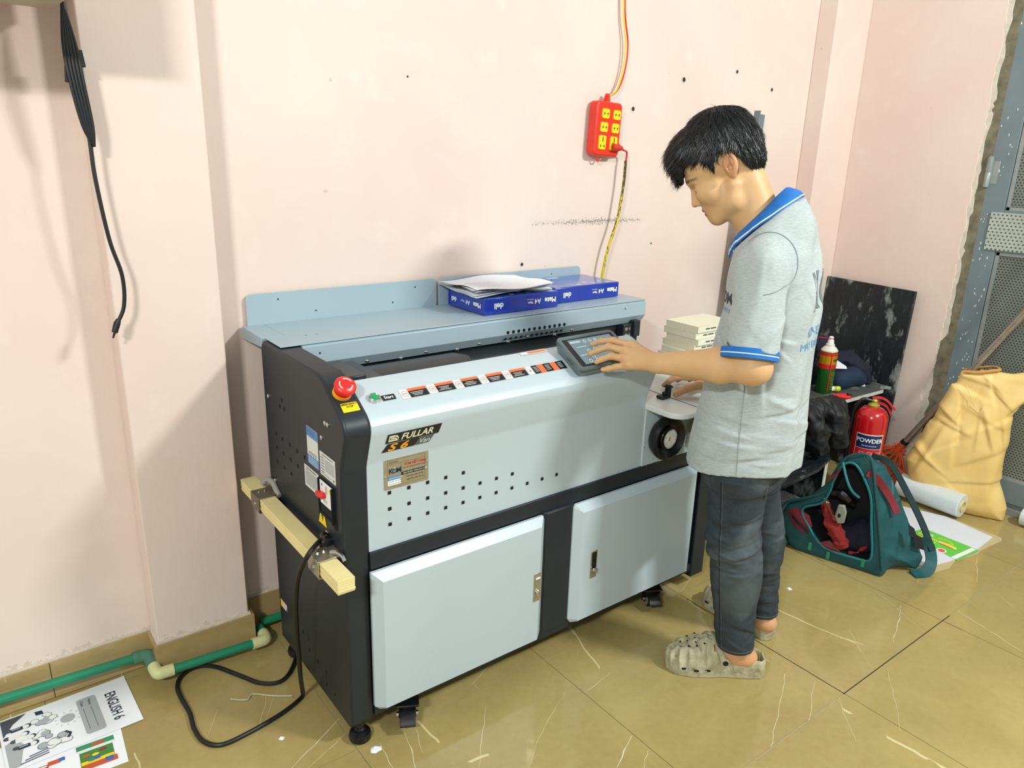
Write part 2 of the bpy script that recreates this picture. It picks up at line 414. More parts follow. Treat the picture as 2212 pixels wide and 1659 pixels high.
fl = struct(build('floor', MB().box(-3.0, 3.6, -2.4, .7, -.06, -.0022), M_GROUT))
tm = bpy.data.meshes.new('tile'); g = .0012
mbt = MB().box(g, .6-g, g, .6-g, -.009, 0)
tm.from_pydata([tuple(v) for v in mbt.v], [], mbt.f); tm.materials.append(M_TILE); tm.update()
for i in range(-5, 6):
    for j in range(-4, 1):
        o = bpy.data.objects.new('tile', tm); COL.objects.link(o); o.parent = fl; o.location = (i*.6, j*.6, 0)
tm2 = bpy.data.meshes.new('tile'); mbt = MB().box(g, .6-g, g, .05, -.009, 0)
tm2.from_pydata([tuple(v) for v in mbt.v], [], mbt.f); tm2.materials.append(M_TILE); tm2.update()
for i in range(-5, 6):
    o = bpy.data.objects.new('tile', tm2); COL.objects.link(o); o.parent = fl; o.location = (i*.6, .6, 0)
jd = MB(); jd.box(.5985, .6015, -.6, -.03, -.002, .0003); jd.box(.6, 1.25, -.6015, -.5985, -.002, .0003)
jd.box(1.199, 1.201, -.66, -.6, -.002, .0003)
build('dark_joint', jd, M_DGROUT, fl, smooth=False)
vn = MB(); rr = random.Random(11)
def vein(a, b, w):
    a = Vector(a); b = Vector(b); n = max(4, int((b-a).length/.02)); pts = []; d = (b-a).normalized(); s_ = Vector((-d.y, d.x)); k = 0
    for i in range(n+1):
        k += rr.uniform(-.004, .004); k *= .85
        pts.append(a+(b-a)*(i/n)+s_*k)
    vs = []
    for i, p in enumerate(pts):
        ww = w*.62*(.4+.6*rr.random())*(1-abs(i/n-.5)*.9)
        vs += [(p.x+s_.x*ww, p.y+s_.y*ww, .0003), (p.x-s_.x*ww, p.y-s_.y*ww, .0003)]
    vn.add(vs, [(2*i, 2*i+1, 2*i+3, 2*i+2) for i in range(n)])
for a_, b_, w_ in [((0.536,-0.453),(0.256,-0.602),0.0018),((0.581,-0.521),(0.418,-0.597),0.00135),((1.175,-0.479),(0.948,-0.565),0.00225),((1.741,-0.489),(1.549,-0.563),0.0018),((-0.007,-0.367),(-0.116,-0.418),0.0027),((-0.01,-0.422),(-0.065,-0.454),0.0018),((0.122,-0.157),(0.001,-0.176),0.00135),((-0.041,-0.142),(-0.293,-0.292),0.0009),((-0.595,0.125),(-0.763,0.043),0.0027),((-0.601,0.07),(-0.728,0.017),0.00135),((-0.479,-0.019),(-0.511,-0.137),0.00202),((-0.446,-0.026),(-0.474,-0.102),0.00135),((-0.136,0.073),(-0.243,0.035),0.00135),((-0.225,0.045),(-0.235,0.001),0.0009),((-0.254,-0.058),(-0.383,-0.228),0.00135),((0.897,-0.448),(0.771,-0.592),0.0009),((1.19,-0.377),(1.077,-0.597),0.0009),((1.302,-0.606),(1.241,-0.824),0.00225),((0.815,-0.611),(0.586,-0.763),0.0009),((1.481,-0.461),(1.384,-0.63),0.0009),((1.533,-0.638),(1.459,-0.747),0.0009),((-0.839,0.339),(-0.9,0.247),0.0009),((-0.715,0.321),(-0.786,0.185),0.00113),((-0.669,0.357),(-0.756,0.223),0.00081),((0.616,0.012),(0.714,0.04),0.00135),((-0.546,-0.014),(-0.556,-0.105),0.0018),((0.575,-0.603),(0.453,-0.713),0.0009)]: vein(a_, b_, w_)
vo = build('marble_vein', vn, M_VEIN, fl, smooth=False); vo['kind'] = 'stuff'

# tiled skirting
def skirt(name, segs, z1=.108):
    """segs: list of (x0,x1,y0,y1) tiles"""
    base = struct(build(name, segs[0], M_PLASTER))
    for s_ in segs[1]: build('tile', MB().box(*s_, .003, z1), M_BTILE, base, smooth=False)
    return base
skirt('baseboard_back', (MB().box(-2.6, -.925, .636, .645, 0, .112).box(-.675, 1.965, .636, .645, 0, .112),
    [(-2.38, -1.7775, .629, .637), (-1.775, -1.1765, .629, .637), (-1.174, -.936, .629, .637), (-.675, -.36, .629, .637), (-.3575, .24, .629, .637), (.2425, .84, .629, .637), (.8425, 1.44, .629, .637), (1.4425, 1.96, .629, .637)]))
skirt('baseboard_pilaster', (MB().box(-.929, -.671, .551, .64, 0, .114), [(-.936, -.664, .543, .552), (-.937, -.928, .552, .629), (-.672, -.663, .552, .629)]))
skirt('baseboard_right', (MB().box(2.228, 2.24, .05, .556, 0, .11), [(2.221, 2.229, .052, .30), (2.221, 2.229, .3025, .55)]))

# steel door beside the right-hand wall
dr = struct(build('door_1', MB().box(2.262, 2.29, -1.3, -.045, .03, 2.6), M_GREY))
build('stile', MB().box(2.248, 2.264, -.135, -.05, .05, 2.6), M_GREY, dr, bevel=.002)
build('stile', MB().box(2.25, 2.264, -1.3, -1.2, .05, 2.6), M_GREY, dr, bevel=.002)
for z0, z1 in ((.05, .15), (1.09, 1.26)): build('rail', MB().box(2.25, 2.264, -1.2, -.135, z0, z1), M_GREY, dr, bevel=.002)
for z0, z1 in ((.15, 1.09), (1.26, 2.6)):
    build('perforated_panel', MB().box(2.2585, 2.263, -1.19, -.15, z0+.012, z1-.012), M_PERF, dr)
    fr = MB()
    fr.box(2.252, 2.262, -.152, -.138, z0, z1); fr.box(2.252, 2.262, -1.2, -.14, z0, z0+.012); fr.box(2.252, 2.262, -1.2, -.14, z1-.012, z1)
    build('panel_frame', fr, M_GREYL, dr)
build('perforated_patch', MB().box(2.243, 2.248, -.5, -.092, 1.098, 1.25), M_PERF2, dr)
for z in (1.405, .35, 2.3):
    hg = MB(); Mh = frame((2.242, -.05, z), (1, 0, 0), (0, 1, 0))
    hg.lathe([(.004, -.062), (.011, -.058), (.012, -.002), (.011, 0), (.012, .002), (.012, .056), (.006, .064)], 14, 0, Mh)
    hg.box(2.247, 2.25, -.085, -.05, z-.045, z+.045)
    build('hinge', hg, M_GREYL, dr, bevel=.001)
dm = MB(); rr = random.Random(5)
for i in range(70):
    y = rr.uniform(-.13, -.055); z = rr.choice([rr.uniform(.5, 1.25), rr.uniform(.4, 2.0)])
    disc(dm, frame((2.2476, y, z), (0, -1, 0), (0, 0, 1)), rr.uniform(.0012, .0026), r2=rr.uniform(.002, .007), k=7)
build('paint_drips', dm, mat('white_drips', (216, 222, 216), .6), dr, smooth=False)
sl = struct(build('trim_5', MB().box(2.246, 2.32, -1.3, -.045, 0, .03), M_GREYL, bevel=.002))

# screw holes and nails left in the wall
hm = MB()
for x_, z_, r_ in ((1.129, 1.712, .009), (1.445, 1.765, .007), (1.691, 1.714, .007), (.866, 1.593, .008), (.373, 1.058, .006), (-.07, 1.631, .003), (1.02, 1.10, .004), (1.18, 1.43, .004)):
    disc(hm, frame((x_, WB, z_), (1, 0, 0), (0, 0, 1)), r_, r2=r_*1.25, k=9, n=.0006)
    ring(hm, frame((x_, WB, z_), (1, 0, 0), (0, 0, 1)), r_*1.5, r_*.5, mi=1, k=9, n=.0009)
build('wall_holes', hm, [mat('hole_dark', (48, 40, 34), .9), M_PLASTER], bpy.data.objects['wall_back'], smooth=False)

# ------------------------------------------------------------------ the binding machine
M_BLK = mat('charcoal_powder_coat', (27, 35, 42), .45, var=.08, vs=6, bump=.08, bs=900)
M_BLK2 = mat('deep_black_metal', (18, 22, 25), .5, var=.1)
M_LGT = mat('pale_blue_grey_paint', (181, 194, 200), .36, var=.02, vs=3, bump=.04, bs=900)
M_SHF = mat('blue_grey_shelf_paint', (158, 177, 186), .36, var=.03, vs=3, bump=.03, bs=900)
M_TRAY = mat('dark_tray_metal', (48, 56, 60), .38, metal=.3, var=.1)
M_CHR = mat('chrome', (205, 205, 200), .18, metal=1, var=0)
M_STEEL = mat('brushed_steel', (190, 184, 164), .32, metal=.85, var=.08, vs=60)
M_RED = mat('red_plastic', (214, 36, 30), .35, var=.04)
M_YEL = mat('safety_yellow', (240, 206, 20), .5, var=.03)
M_WHT = mat('white_print', (232, 234, 230), .6, var=0)
M_BLKP = mat('black_print', (16, 16, 18), .45, var=0)
M_ORGP = mat('orange_print', (226, 104, 52), .5, var=0)
M_RUB = mat('black_rubber', (14, 15, 16), .35, var=.1)
M_HOLE = mat('hole_black', (6, 7, 8), .9, var=0)
M_PAPER = mat('label_paper', (208, 210, 208), .6, var=.02)
M_BLUEP = mat('blue_print', (70, 130, 186), .5, var=.05)
M_INK = mat('grey_ink', (88, 90, 96), .6, var=0)
MC = thing('binding_machine', 'long pale grey and charcoal glue binding machine on castors against the pink wall', 'binding machine', (.05, .24, 0))
def mb_x(poly, x0, x1, mi=0):
    return MB().prism(poly, x0, x1, frame((0, 0, 0), (0, 1, 0), (0, 0, 1)), mi)
def arc(c, r, a0, a1, n=6): return [(c[0]+r*cos(R(a0+(a1-a0)*i/n)), c[1]+r*sin(R(a0+(a1-a0)*i/n))) for i in range(n+1)]
NOSE = [(.10, .945), (.082, .937), (.045, .909), (.014, .888), (-.004, .876), (-.0155, .864), (-.0215, .85), (-.0225, .838), (-.020, .826), (.003, .757), (.006, .745), (.007, .70)]
# left side panel
side = [(.475, .055), (.475, .928), (.462, .948), (.112, .948)]+NOSE[1:]+[(.007, .075), (.014, .055)]
sp = build('side_panel', mb_x(side, -.61, -.547), M_BLK, MC, ang=28, bevel=.007, seg=3)
# hood
hood = [(.105, .905), (.10, .921), (.082, .917), (.045, .902), (.014, .884), (-.003, .873), (-.014, .862), (-.0205, .85), (-.0215, .838), (-.019, .826), (.005, .757), (.008, .745), (.009, .53), (.03, .527), (.03, .70), (.06, .86)]
hp = build('hood_panel', mb_x(hood, -.5465, .357), M_LGT, MC, ang=22)
build('hood_end', mb_x([(.105, .905), (.10, .921), (.082, .917), (.045, .902), (.014, .884), (-.003, .873), (-.014, .862), (-.0205, .85), (-.0215, .838), (-.019, .826), (.005, .757), (.008, .745), (.009, .70), (.30, .70), (.30, .80)], .3555, .3575), M_LGT, MC)
# inner body
bd = MB(); bd.box(-.547, .668, .385, .472, .5, .935); bd.box(-.547, .36, .09, .37, .5, .84)
bd.box(-.547, .70, .02, .46, .49, .536); bd.box(-.547, .66, .012, .46, .078, .49); bd.box(.36, .70, .02, .44, .52, .70)
build('inner_body', bd, M_BLK2, MC, smooth=False)
build('base_beam', MB().box(-.547, .655, .004, .05, .072, .10), M_BLK, MC, bevel=.002)
build('waist_rail', MB().box(-.547, .70, .003, .03, .484, .53), M_BLK, MC, bevel=.002)
build('center_post', MB().box(-.03, .085, -.004, .02, .08, .487).box(-.02, .075, -.006, -.003, .10, .484), M_BLK, MC, bevel=.002)
build('corner_post', MB().box(.648, .712, .0, .06, .05, .49), M_BLK, MC, bevel=.003)
build('corner_post', MB().box(.648, .712, .40, .46, .05, .49), M_BLK, MC, bevel=.003)
# trays in the open trough behind the hood
build('trough_floor', mb_x([(.09, .85), (.385, .868), (.385, .855), (.09, .83)], -.547, .357), M_BLK2, MC)
build('clamp_rail', mb_x([(.19, .852), (.20, .887), (.225, .898), (.30, .888), (.30, .876), (.22, .880), (.205, .85)], -.42, -.13), M_TRAY, MC, bevel=.002)
build('clamp_rail', mb_x([(.125, .868), (.13, .888), (.165, .894), (.168, .884), (.14, .877), (.136, .866)], -.43, -.20), M_TRAY, MC, bevel=.0015)
build('glue_tray', MB().box(-.545, -.42, .12, .33, .872, .90).box(-.52, -.47, .15, .30, .90, .915), M_TRAY, MC, bevel=.003)
build('slide_rail', mb_x([(.22, .858), (.22, .870), (.26, .872), (.26, .86)], -.13, .352), M_TRAY, MC, bevel=.002)
bl = MB()
for i in range(9): bl.lathe([(.006, 0), (.006, .004), (.003, .006)], 8, 0, frame((-.38+i*.09, .33-.02*(i % 2), .889), (1, 0, 0), (0, 1, 0)))
build('bolts', bl, M_CHR, MC)
# dark end plate with round screws, right of the trough
ep = build('end_plate', MB().box(.60, .668, .352, .386, .74, .874).box(.64, .668, .340, .386, .83, .885), M_BLK, MC, bevel=.002)
sc = MB()
for u in (.612, .630):
    for v in (.858, .836): disc(sc, frame((u, .3515, v), (1, 0, 0), (0, 0, 1)), .0062)
build('screws', sc, M_CHR, ep)

# doors
def door(x0, x1, hx, openh):
    z0, z1 = .098, .484; f = .026
    me = MB()
    o = [(x0, z0+.012), (x0, z1), (x1-.004, z1), (x1, z1-.012), (x1, z0+.016), (x1-.014, z0), (x0+.012, z0)]
    if openh: o = [(x1, z0+.006), (x1, z1), (x0+.004, z1), (x0, z1-.008), (x0, z0+.014), (x0+.010, z0), (x1-.006, z0)]
    if openh: o = o[::-1]
    cx, cz = (x0+x1)/2, (z0+z1)/2
    def sh(p, d, zz): return (max(x0+d, min(x1-d, p[0])), max(z0+d*.4, min(z1-zz, p[1])))
    k = len(o); A = [(p[0], p[1]) for p in o]; B = [sh(p, .022, .022) for p in o]
    vs = [(a, .0, b) for a, b in A]+[(a, -.008, b) for a, b in A]+[(a, -.026, b) for a, b in B]
    fs = [tuple(range(k))]+[(i, (i+1) % k, k+(i+1) % k, k+i) for i in range(k)]+[(k+i, k+(i+1) % k, 2*k+(i+1) % k, 2*k+i) for i in range(k)]+[tuple(range(2*k, 3*k))]
    me.add(vs, fs)
    d = build('cabinet_door', me, M_LGT, MC, ang=12, bevel=.0025)
    hz = .281; w, h = .025, .088
    hm_ = MB().box(hx-w/2, hx+w/2, -.0275, -.0262, hz-h/2, hz+h/2)
    hd = build('latch_plate', hm_, M_STEEL, d, bevel=.0006)
    if openh: build('open_recess', MB().box(hx-.008, hx+.009, -.0281, -.0277, hz-.014, hz+.04), M_HOLE, hd)
    else:
        pb = MB().box(hx-.008, hx+.009, -.0284, -.0277, hz-.014, hz+.03); build('push_lever', pb, M_STEEL, hd, bevel=.0005)
        build('lever_edge', MB().box(hx-.007, hx+.008, -.0296, -.0284, hz+.026, hz+.031), M_WHT, hd)
    build('key_lock', MB().lathe([(.0075, 0), (.0085, .004), (.0075, .008), (.003, .009)], 16, 0, frame((hx+.001, -.0277, hz-.016), (1, 0, 0), (0, 0, 1))).box(hx, hx+.002, -.041, -.036, hz-.022, hz-.010), M_CHR, hd)
    if openh:
        rv = MB()
        for xx in (x0+.035, x0+.05, x0+.16, x0+.175, x0+.24, x0+.25, x0+.4): disc(rv, frame((xx, -.016+.002*(int(xx*100) % 2), z1-.0095), (1, 0, 0), (0, -.77, .64)), .0018, n=.0012, k=8)
        build('rivets', rv, M_CHR, d, smooth=False)
    return d
door(-.552, -.03, -.061, False); door(.078, .612, .152, True)

# right-hand side: gauge panel, table
build('gauge_panel', MB().box(.3575, .705, .004, .03, .53, .712), M_LGT, MC, bevel=.002)
tb = [(.357, .30), (.357, -.062)]+arc((.407, -.072), .05, 185, 268, 7)+[(.69, -.124)]+arc((.69, -.074), .05, 272, 355, 7)+[(.745, .30)]
tbl = build('side_table', MB().prism(tb, .712, .7295, frame((0, 0, 0), (1, 0, 0), (0, 1, 0))), mat('table_white', (206, 210, 208), .35, var=.03), MC, bevel=.004, seg=3)
sm = MB(); sm.add([(.468, .10, .7299), (.4715, .10, .7299), (.468, -.124, .7299), (.4645, -.124, .7299)], [(0, 1, 2, 3)])
build('table_seam', sm, M_HOLE, tbl, smooth=False)
build('delivery_table', MB().box(.745, 1.02, -.02, .36, .70, .725), M_SHF, MC, bevel=.004)
build('delivery_bracket', MB().box(.70, 1.0, .10, .16, .60, .70), M_BLK, MC, bevel=.004)
kn = MB(); kn.box(.425, .452, .004, .030, .730, .741).box(.452, .466, .006, .022, .730, .772).box(.438, .456, .008, .02, .741, .752); kn.box(.45, .47, .003, .026, .762, .768)
build('stop_block', kn, M_BLK2, tbl, bevel=.003)
lb = MB(); lf = frame((.57, .17, .7300), (1, 0, 0), (0, 1, 0))
for j in range(4):
    for i in range(3): decal(lb, lf, .02, .0022, 0, cx=-.05+i*.026, cy=.03-j*.006)
build('table_print', lb, M_INK, tbl, smooth=False)
def handwheel(x, z, gauge=True):
    Mh = frame((x, .004, z), (1, 0, 0), (0, 0, 1))
    hw = build('hand_wheel', MB().lathe([(.050, 0), (.060, .006), (.0665, .020), (.0675, .034), (.065, .042), (.059, .044), (.050, .034), (.040, .026), (.034, .024), (.0335, .030), (.0305, .0305)], 44, 0, Mh), M_RUB, MC, ang=30)
    if gauge:
        Mg = frame((x+.001, .004-.0315, z), (1, 0, 0), (0, 0, 1))
        g_ = build('gauge', MB().lathe([(.031, -.004), (.031, .006), (.0285, .0065), (.028, .001), (.001, .001)], 36, 0, Mg, cap=False), M_CHR, hw, ang=30)
        fc = MB(); disc(fc, Mg, .028, 0, .0022, k=32)
        build('gauge_face', fc, M_WHT, g_, smooth=False)
        nd = MB(); nd.add([(-.003, -.009, .003), (.003, -.009, .003), (.006, .014, .003)], [(0, 1, 2)], 0, Mg)
        disc(nd, Mg, .003, 0, .0033)
        build('needle', nd, M_ORGP, g_, smooth=False)
        tk = MB()
        for i in range(20):
            a = R(18*i); p = frame(Mg @ Vector((.023*cos(a), .023*sin(a), .0023)), (cos(a), 0, sin(a)), (-sin(a), 0, cos(a)))
            decal(tk, p, .004 if i % 2 else .006, .0008)
        build('dial_marks', tk, M_BLKP, g_, smooth=False)
        for i, tx in enumerate(('0', '2', '4', '6', '8')):
            a = R(90-72*i); lettering(tx, frame(Mg @ Vector((.0165*cos(a), .0165*sin(a), .0024)), (1, 0, 0), (0, 0, 1)), .007, M_BLKP, g_, align='CENTER')
    return hw
handwheel(.432, .617); handwheel(.632, .617, False)
dp = MB(); gf = frame((0, .0037, 0), (1, 0, 0), (0, 0, 1))
ring(dp, gf, .0085, .001, cx=.545, cy=.598); 
for a, b, c, d in ((.535, .556, .571, .572), (.535, .556, .555, .556), (.535, .536, .555, .572), (.555, .556, .555, .572)): decal(dp, gf, b-a, d-c, cx=(a+b)/2, cy=(c+d)/2)
for a in (90, 45, 20, -20, -45, -110, 150, 200): dp.add([(.432+.071*cos(R(a)), .617+.071*sin(R(a)), .0004), (.432+.076*cos(R(a+.9)), .617+.076*sin(R(a+.9)), .0004), (.432+.076*cos(R(a-.9)), .617+.076*sin(R(a-.9)), .0004)], [(0, 1, 2)], 0, gf)
build('panel_marks', dp, M_BLKP, MC, smooth=False)
sk = MB(); decal(sk, gf, .021, .021, 0, .0005, .445, .541); ring(sk, gf, .0075, .0012, 1, .0008, .445, .541, a0=R(190), a1=R(365)); disc(sk, gf, .0012, 1, .0009, .452, .547)
build('smile_sticker', sk, [M_PAPER, M_BLKP], MC, smooth=False)

# shelf on top with its folded lip and two upright back plates
sh = mb_x([(.632, .945), (.36, .945), (.353, .942), (.352, .898), (.366, .872), (.372, .872), (.360, .897), (.360, .9435), (.632, .9435)], -.6, .702)
shf = build('top_shelf', MB().prism([(.634, .951), (.362, .951), (.353, .945), (.352, .900), (.372, .872), (.380, .872), (.362, .902), (.362, .938), (.470, .938), (.634, .915)], -.545, .702, frame((0, 0, 0), (0, 1, 0), (0, 0, 1))).prism([(.634, .951), (.478, .951), (.478, .925), (.634, .915)], -.605, -.545, frame((0, 0, 0), (0, 1, 0), (0, 0, 1))), M_SHF, MC, ang=25, bevel=.0015)
build('shelf_panel', MB().box(-.60, .70, .355, .468, .9505, .9535), M_SHF, shf, bevel=.001)
def plate(x0, x1):
    return build('back_plate', MB().prism(rrect(x1-x0, .100, .017, cx=(x0+x1)/2, cy=.988)[:12]+[(x0, .94), (x1, .94)], 0, .004, frame((0, .634, 0), (1, 0, 0), (0, 0, 1))), M_SHF, shf, bevel=.001)
p1 = plate(-.590, .019); p2 = plate(.027, .637)
hs = MB(); pf = frame((0, .6299, 0), (1, 0, 0), (0, 0, 1))
for x_, z_ in ((-.50, 1.018), (-.39, .975), (-.14, .975), (-.06, 1.016), (.07, 1.012), (.50, 1.018), (.515, .985)): disc(hs, pf, .0024, n=.0006, cx=x_, cy=z_, k=8)
sf = frame((0, 0, .9537), (1, 0, 0), (0, 1, 0))
for x_, y_ in ((-.50, .44), (-.47, .44), (.0, .44)): disc(hs, sf, .003, n=.0004, cx=x_, cy=y_, k=8, r2=.0015)
lf_ = frame((0, .3525, 0), (1, 0, 0), (0, 0, 1))
for x_, z_ in ((-.50, .925), (.60, .93)): disc(hs, lf_, .0026, n=.0008, cx=x_, cy=z_, k=8)
build('screw_holes', hs, M_HOLE, shf, smooth=False)
vh = MB(); lb_ = frame((0, .361, .8865), (1, 0, 0), (0, -.575, .82))
for i in range(12):
    disc(vh, lf_, .0056, n=.0008, cx=.101+i*.0205, cy=.9065, k=14)
    disc(vh, lb_, .0056, n=.0022, cx=.097+i*.0203, cy=.000, k=14)
build('lip_vents', vh, M_HOLE, shf, smooth=False)

# square vents in the hood
sv = MB(); ff = frame((0, .0076, 0), (1, 0, 0), (0, 0, 1))
for n_, z_ in ((5, .668), (8, .627), (11, .587)):
    for i in range(n_): decal(sv, ff, .0088, .0088, 0, .0004, -.4915+i*.0512, z_)
build('square_vents', sv, M_HOLE, hp, smooth=False)

# emergency stop, start button, labels on the hood
Mn = frame((-.580, .050, .9135), (1, 0, 0), (0, .75, .66))
eb = build('emergency_button', MB().lathe([(.0205, -.004), (.0205, .012), (.0165, .0125), (.0165, .017), (.021, .019), (.0245, .026), (.0245, .031), (.021, .0355), (.012, .0375), (.001, .038)], 32, 0, Mn), M_RED, MC, ang=40)
build('yellow_collar', MB().lathe([(.0212, -.004), (.0212, .0115), (.0175, .0122)], 32, 0, Mn), mat('amber_plastic', (245, 170, 20), .4), eb)
ar = MB()
for a in (20, 140, 260): ring(ar, Mn, .0155, .003, 0, .0372, a0=R(a), a1=R(a+80), k=8)
build('arrow_marks', ar, M_WHT, eb, smooth=False)
Me = frame((-.577, .0165, .8905), (1, 0, 0), (0, .80, .60))
el = MB(); el.prism(rrect(.039, .024, .002), 0, .0008, Me); est = build('stop_label', el, M_YEL, MC, smooth=False)
lettering('EMERGENCY\nSTOP', Me @ Matrix.Translation((0, .0045, .0008)), .0068, M_BLKP, est, align='CENTER', bold=.0002)
Ms = frame((-.513, .030, .8925), (1, 0, 0), (0, .86, .5))
sb = build('start_button', MB().lathe([(.0125, -.002), (.0135, .004), (.0135, .009), (.011, .011), (.0095, .0095), (.0095, .006)], 28, 0, Ms), M_CHR, MC, ang=30)
build('green_lens', MB().lathe([(.0095, .004), (.0092, .0095), (.005, .0105), (.0005, .0108)], 24, 0, Ms), mat('green_lens', (10, 150, 84), .25, var=0), sb)
HF = Vector((0, .86, .5))
def hoodframe(x, y, z, n=.0006):
    M_ = frame((x, y, z), (1, 0, 0), HF); return M_ @ Matrix.Translation((0, 0, n))
stl = MB(); decal(stl, hoodframe(-.478, .027, .8925), .033, .016); stl_ = build('start_label', stl, M_BLKP, MC, smooth=False)
lettering('Start', hoodframe(-.478, .027, .8925, .001), .012, M_WHT, stl_, align='CENTER', bold=.0002)
# warning strip: facet (.014,.884)-(.045,.902)
Wf = lambda x: frame((x, .0285, .8924), (1, 0, 0), (0, .031, .018))
for i in range(5):
    x0 = -.447+i*.0735; F_ = Wf(x0) @ Matrix.Translation((0, 0, .0006)); mbw = MB()
    decal(mbw, F_, .071, .029, 0, .0002, .0355, 0); decal(mbw, F_, .049, .028, 1, .0004, .0465, 0); decal(mbw, F_, .049, .008, 2, .0006, .0465, .010)
    ring(mbw, F_, .0085, .0009, 2, .0006, .0115, 0, k=18); decal(mbw, F_, .009, .0012, 1, .0006, .0115, 0)
    for j in range(3): decal(mbw, F_, .034-.006*((i+j) % 3), .0014, 0, .0007, .043, .0005-.0045*j)
    build('warning_label', mbw, [M_PAPER, M_BLKP, M_ORGP], hp, smooth=False)
F_ = Wf(-.0785) @ Matrix.Translation((0, 0, .0006)); mbw = MB()
for a, w_, m_ in ((0, .018, 0), (.0185, .020, 1), (.039, .018, 2), (.0575, .024, 1), (.082, .018, 2), (.1005, .026, 1)): decal(mbw, F_, w_, .029, m_, .0003, a+w_/2, 0)
for a in (.021, .060, .103):
    for j in range(4): decal(mbw, F_, .014, .0013, 0, .0006, a+.009, .008-.005*j)
mbw.add([(.005, -.004, .0006), (.013, -.004, .0006), (.009, .005, .0006)], [(0, 1, 2)], 2, F_)
build('warning_label', mbw, [M_PAPER, M_BLKP, M_ORGP], hp, smooth=False)
mbw = MB(); F_ = frame((-.01, .0905, .9195), (1, 0, 0), (0, .018, .004)) @ Matrix.Translation((0, 0, .0006))
decal(mbw, F_, .09, .016, 0); decal(mbw, F_, .06, .009, 1, .0004, .01, 0)
build('small_warning_label', mbw, [M_PAPER, M_ORGP], hp, smooth=False)
# name plates
NF = Vector((0, -.024, .069)).normalized()
def nose(x, z): return frame((x, -.019+(.826-z)*(.024/.069), z), (1, 0, 0), NF) @ Matrix.Translation((0, 0, .0006))
cream = mat('cream_print', (226, 220, 190), .5, var=0); org = mat('amber_print', (240, 158, 30), .5, var=0); M_GRP = mat('grey_print', (84, 88, 92), .5, var=0)
F_ = nose(-.507, .8105); l1 = MB(); l1.add([(-.001, -.012, 0), (.137, -.013, 0), (.142, .0135, 0), (.002, .0125, 0)], [(0, 1, 2, 3)], 0, F_)
l1.add([(-.001, -.012, 0), (.137, -.013, 0), (.142, .0135, 0), (.002, .0125, 0), (-.001, -.012, .001), (.137, -.013, .001), (.142, .0135, .001), (.002, .0125, .001)], [(4, 5, 6, 7), (0, 1, 5, 4), (1, 2, 6, 5), (2, 3, 7, 6), (3, 0, 4, 7)], 0, F_)
np1 = build('name_plate', l1, M_BLKP, hp, smooth=False)
em = MB(); em.prism([(.005, -.008), (.031, -.008), (.030, .001), (.026, .007), (.018, .0085), (.006, .008)], .0011, .0014, F_)
em2 = MB(); ring(em2, F_, .0135, .002, 0, .0018, .0165, -.008, a0=R(8), a1=R(75), k=8); decal(em2, F_, .013, .0013, 0, .0018, .014, .003); decal(em2, F_, .016, .0013, 0, .0018, .015, -.0025); decal(em2, F_, .0013, .0065, 0, .0018, .0085, .0003)
e_ = build('emblem', em, cream, np1, smooth=False); build('emblem_lines', em2, M_BLKP, e_, smooth=False)
lettering('FULLAR', F_ @ Matrix.Translation((.036, -.0008, .0012)), .0245, cream, np1, shear=.22, bold=.0005, sx=1.0)
F_ = nose(-.514, .786); l2 = MB(); v_ = [(0, -.0105), (.082, -.0095), (.094, .0115), (.012, .0105)]
l2.add([(a, b, 0) for a, b in v_]+[(a, b, .001) for a, b in v_], [(4, 5, 6, 7), (0, 1, 5, 4), (1, 2, 6, 5), (2, 3, 7, 6), (3, 0, 4, 7)], 0, F_)
np2 = build('model_plate', l2, M_BLKP, hp, smooth=False)
l3 = MB(); l3.add([(.084, -.0095, .001), (.122, -.009, .001), (.133, .0115, .001), (.096, .0115, .001)], [(0, 1, 2, 3)], 0, F_)
build('grey_field', l3, M_GRP, np2, smooth=False)
lettering('S 6', F_ @ Matrix.Translation((.013, -.0005, .0012)), .027, org, np2, shear=.3, bold=.0008, sx=1.5)
lettering('Van', F_ @ Matrix.Translation((.093, 0, .0013)), .019, M_WHT, np2, shear=.3, bold=0)
# dealer plate
F_ = frame((-.5045, .0078, .715), (1, 0, 0), (0, 0, 1)); dpm = MB(); dpm.prism(rrect(.117, .077, .003, cx=.0585), 0, .0012, F_)
dpl = build('dealer_plate', dpm, M_STEEL, hp, smooth=False)
dd = MB(); G = F_ @ Matrix.Translation((0, 0, .0013))
for a, b, w_, h_ in ((.0585, .032, .10, .0008), (.0585, .022, .10, .0007), (.0585, -.032, .10, .0007), (.0095, 0, .0007, .064), (.1075, 0, .0007, .064), (.045, .006, .0006, .03)): decal(dd, G, w_, h_, 3, .0001, a, b)
decal(dd, G, .034, .0085, 1, .0002, .026, -.0125); decal(dd, G, .063, .0075, 0, .0002, .0755, -.006); decal(dd, G, .034, .013, 2, .0002, .026, -.0235)
build('plate_print', dd, [M_BLKP, M_BLUEP, M_WHT, M_INK], dpl, smooth=False)
T_ = lambda s_, x, y, sz, m_, **k: lettering(s_, G @ Matrix.Translation((x, y, .0003)), sz, m_, dpl, **k)
ink = mat('navy_ink', (26, 44, 78), .5, var=0); redi = mat('red_ink', (206, 40, 34), .5, var=0)
T_('K', .012, .005, .017, ink, bold=.0005); T_('M', .0315, .005, .017, ink, bold=.0005)
og = MB(); ring(og, G, .0056, .0018, 0, .0004, .0268, .005); disc(og, G, .0026, 1, .0004, .0268, .005); disc(og, G, .0016, 2, .0004, .0268, .0125)
build('plate_emblem', og, [ink, M_BLUEP, M_YEL], dpl, smooth=False)
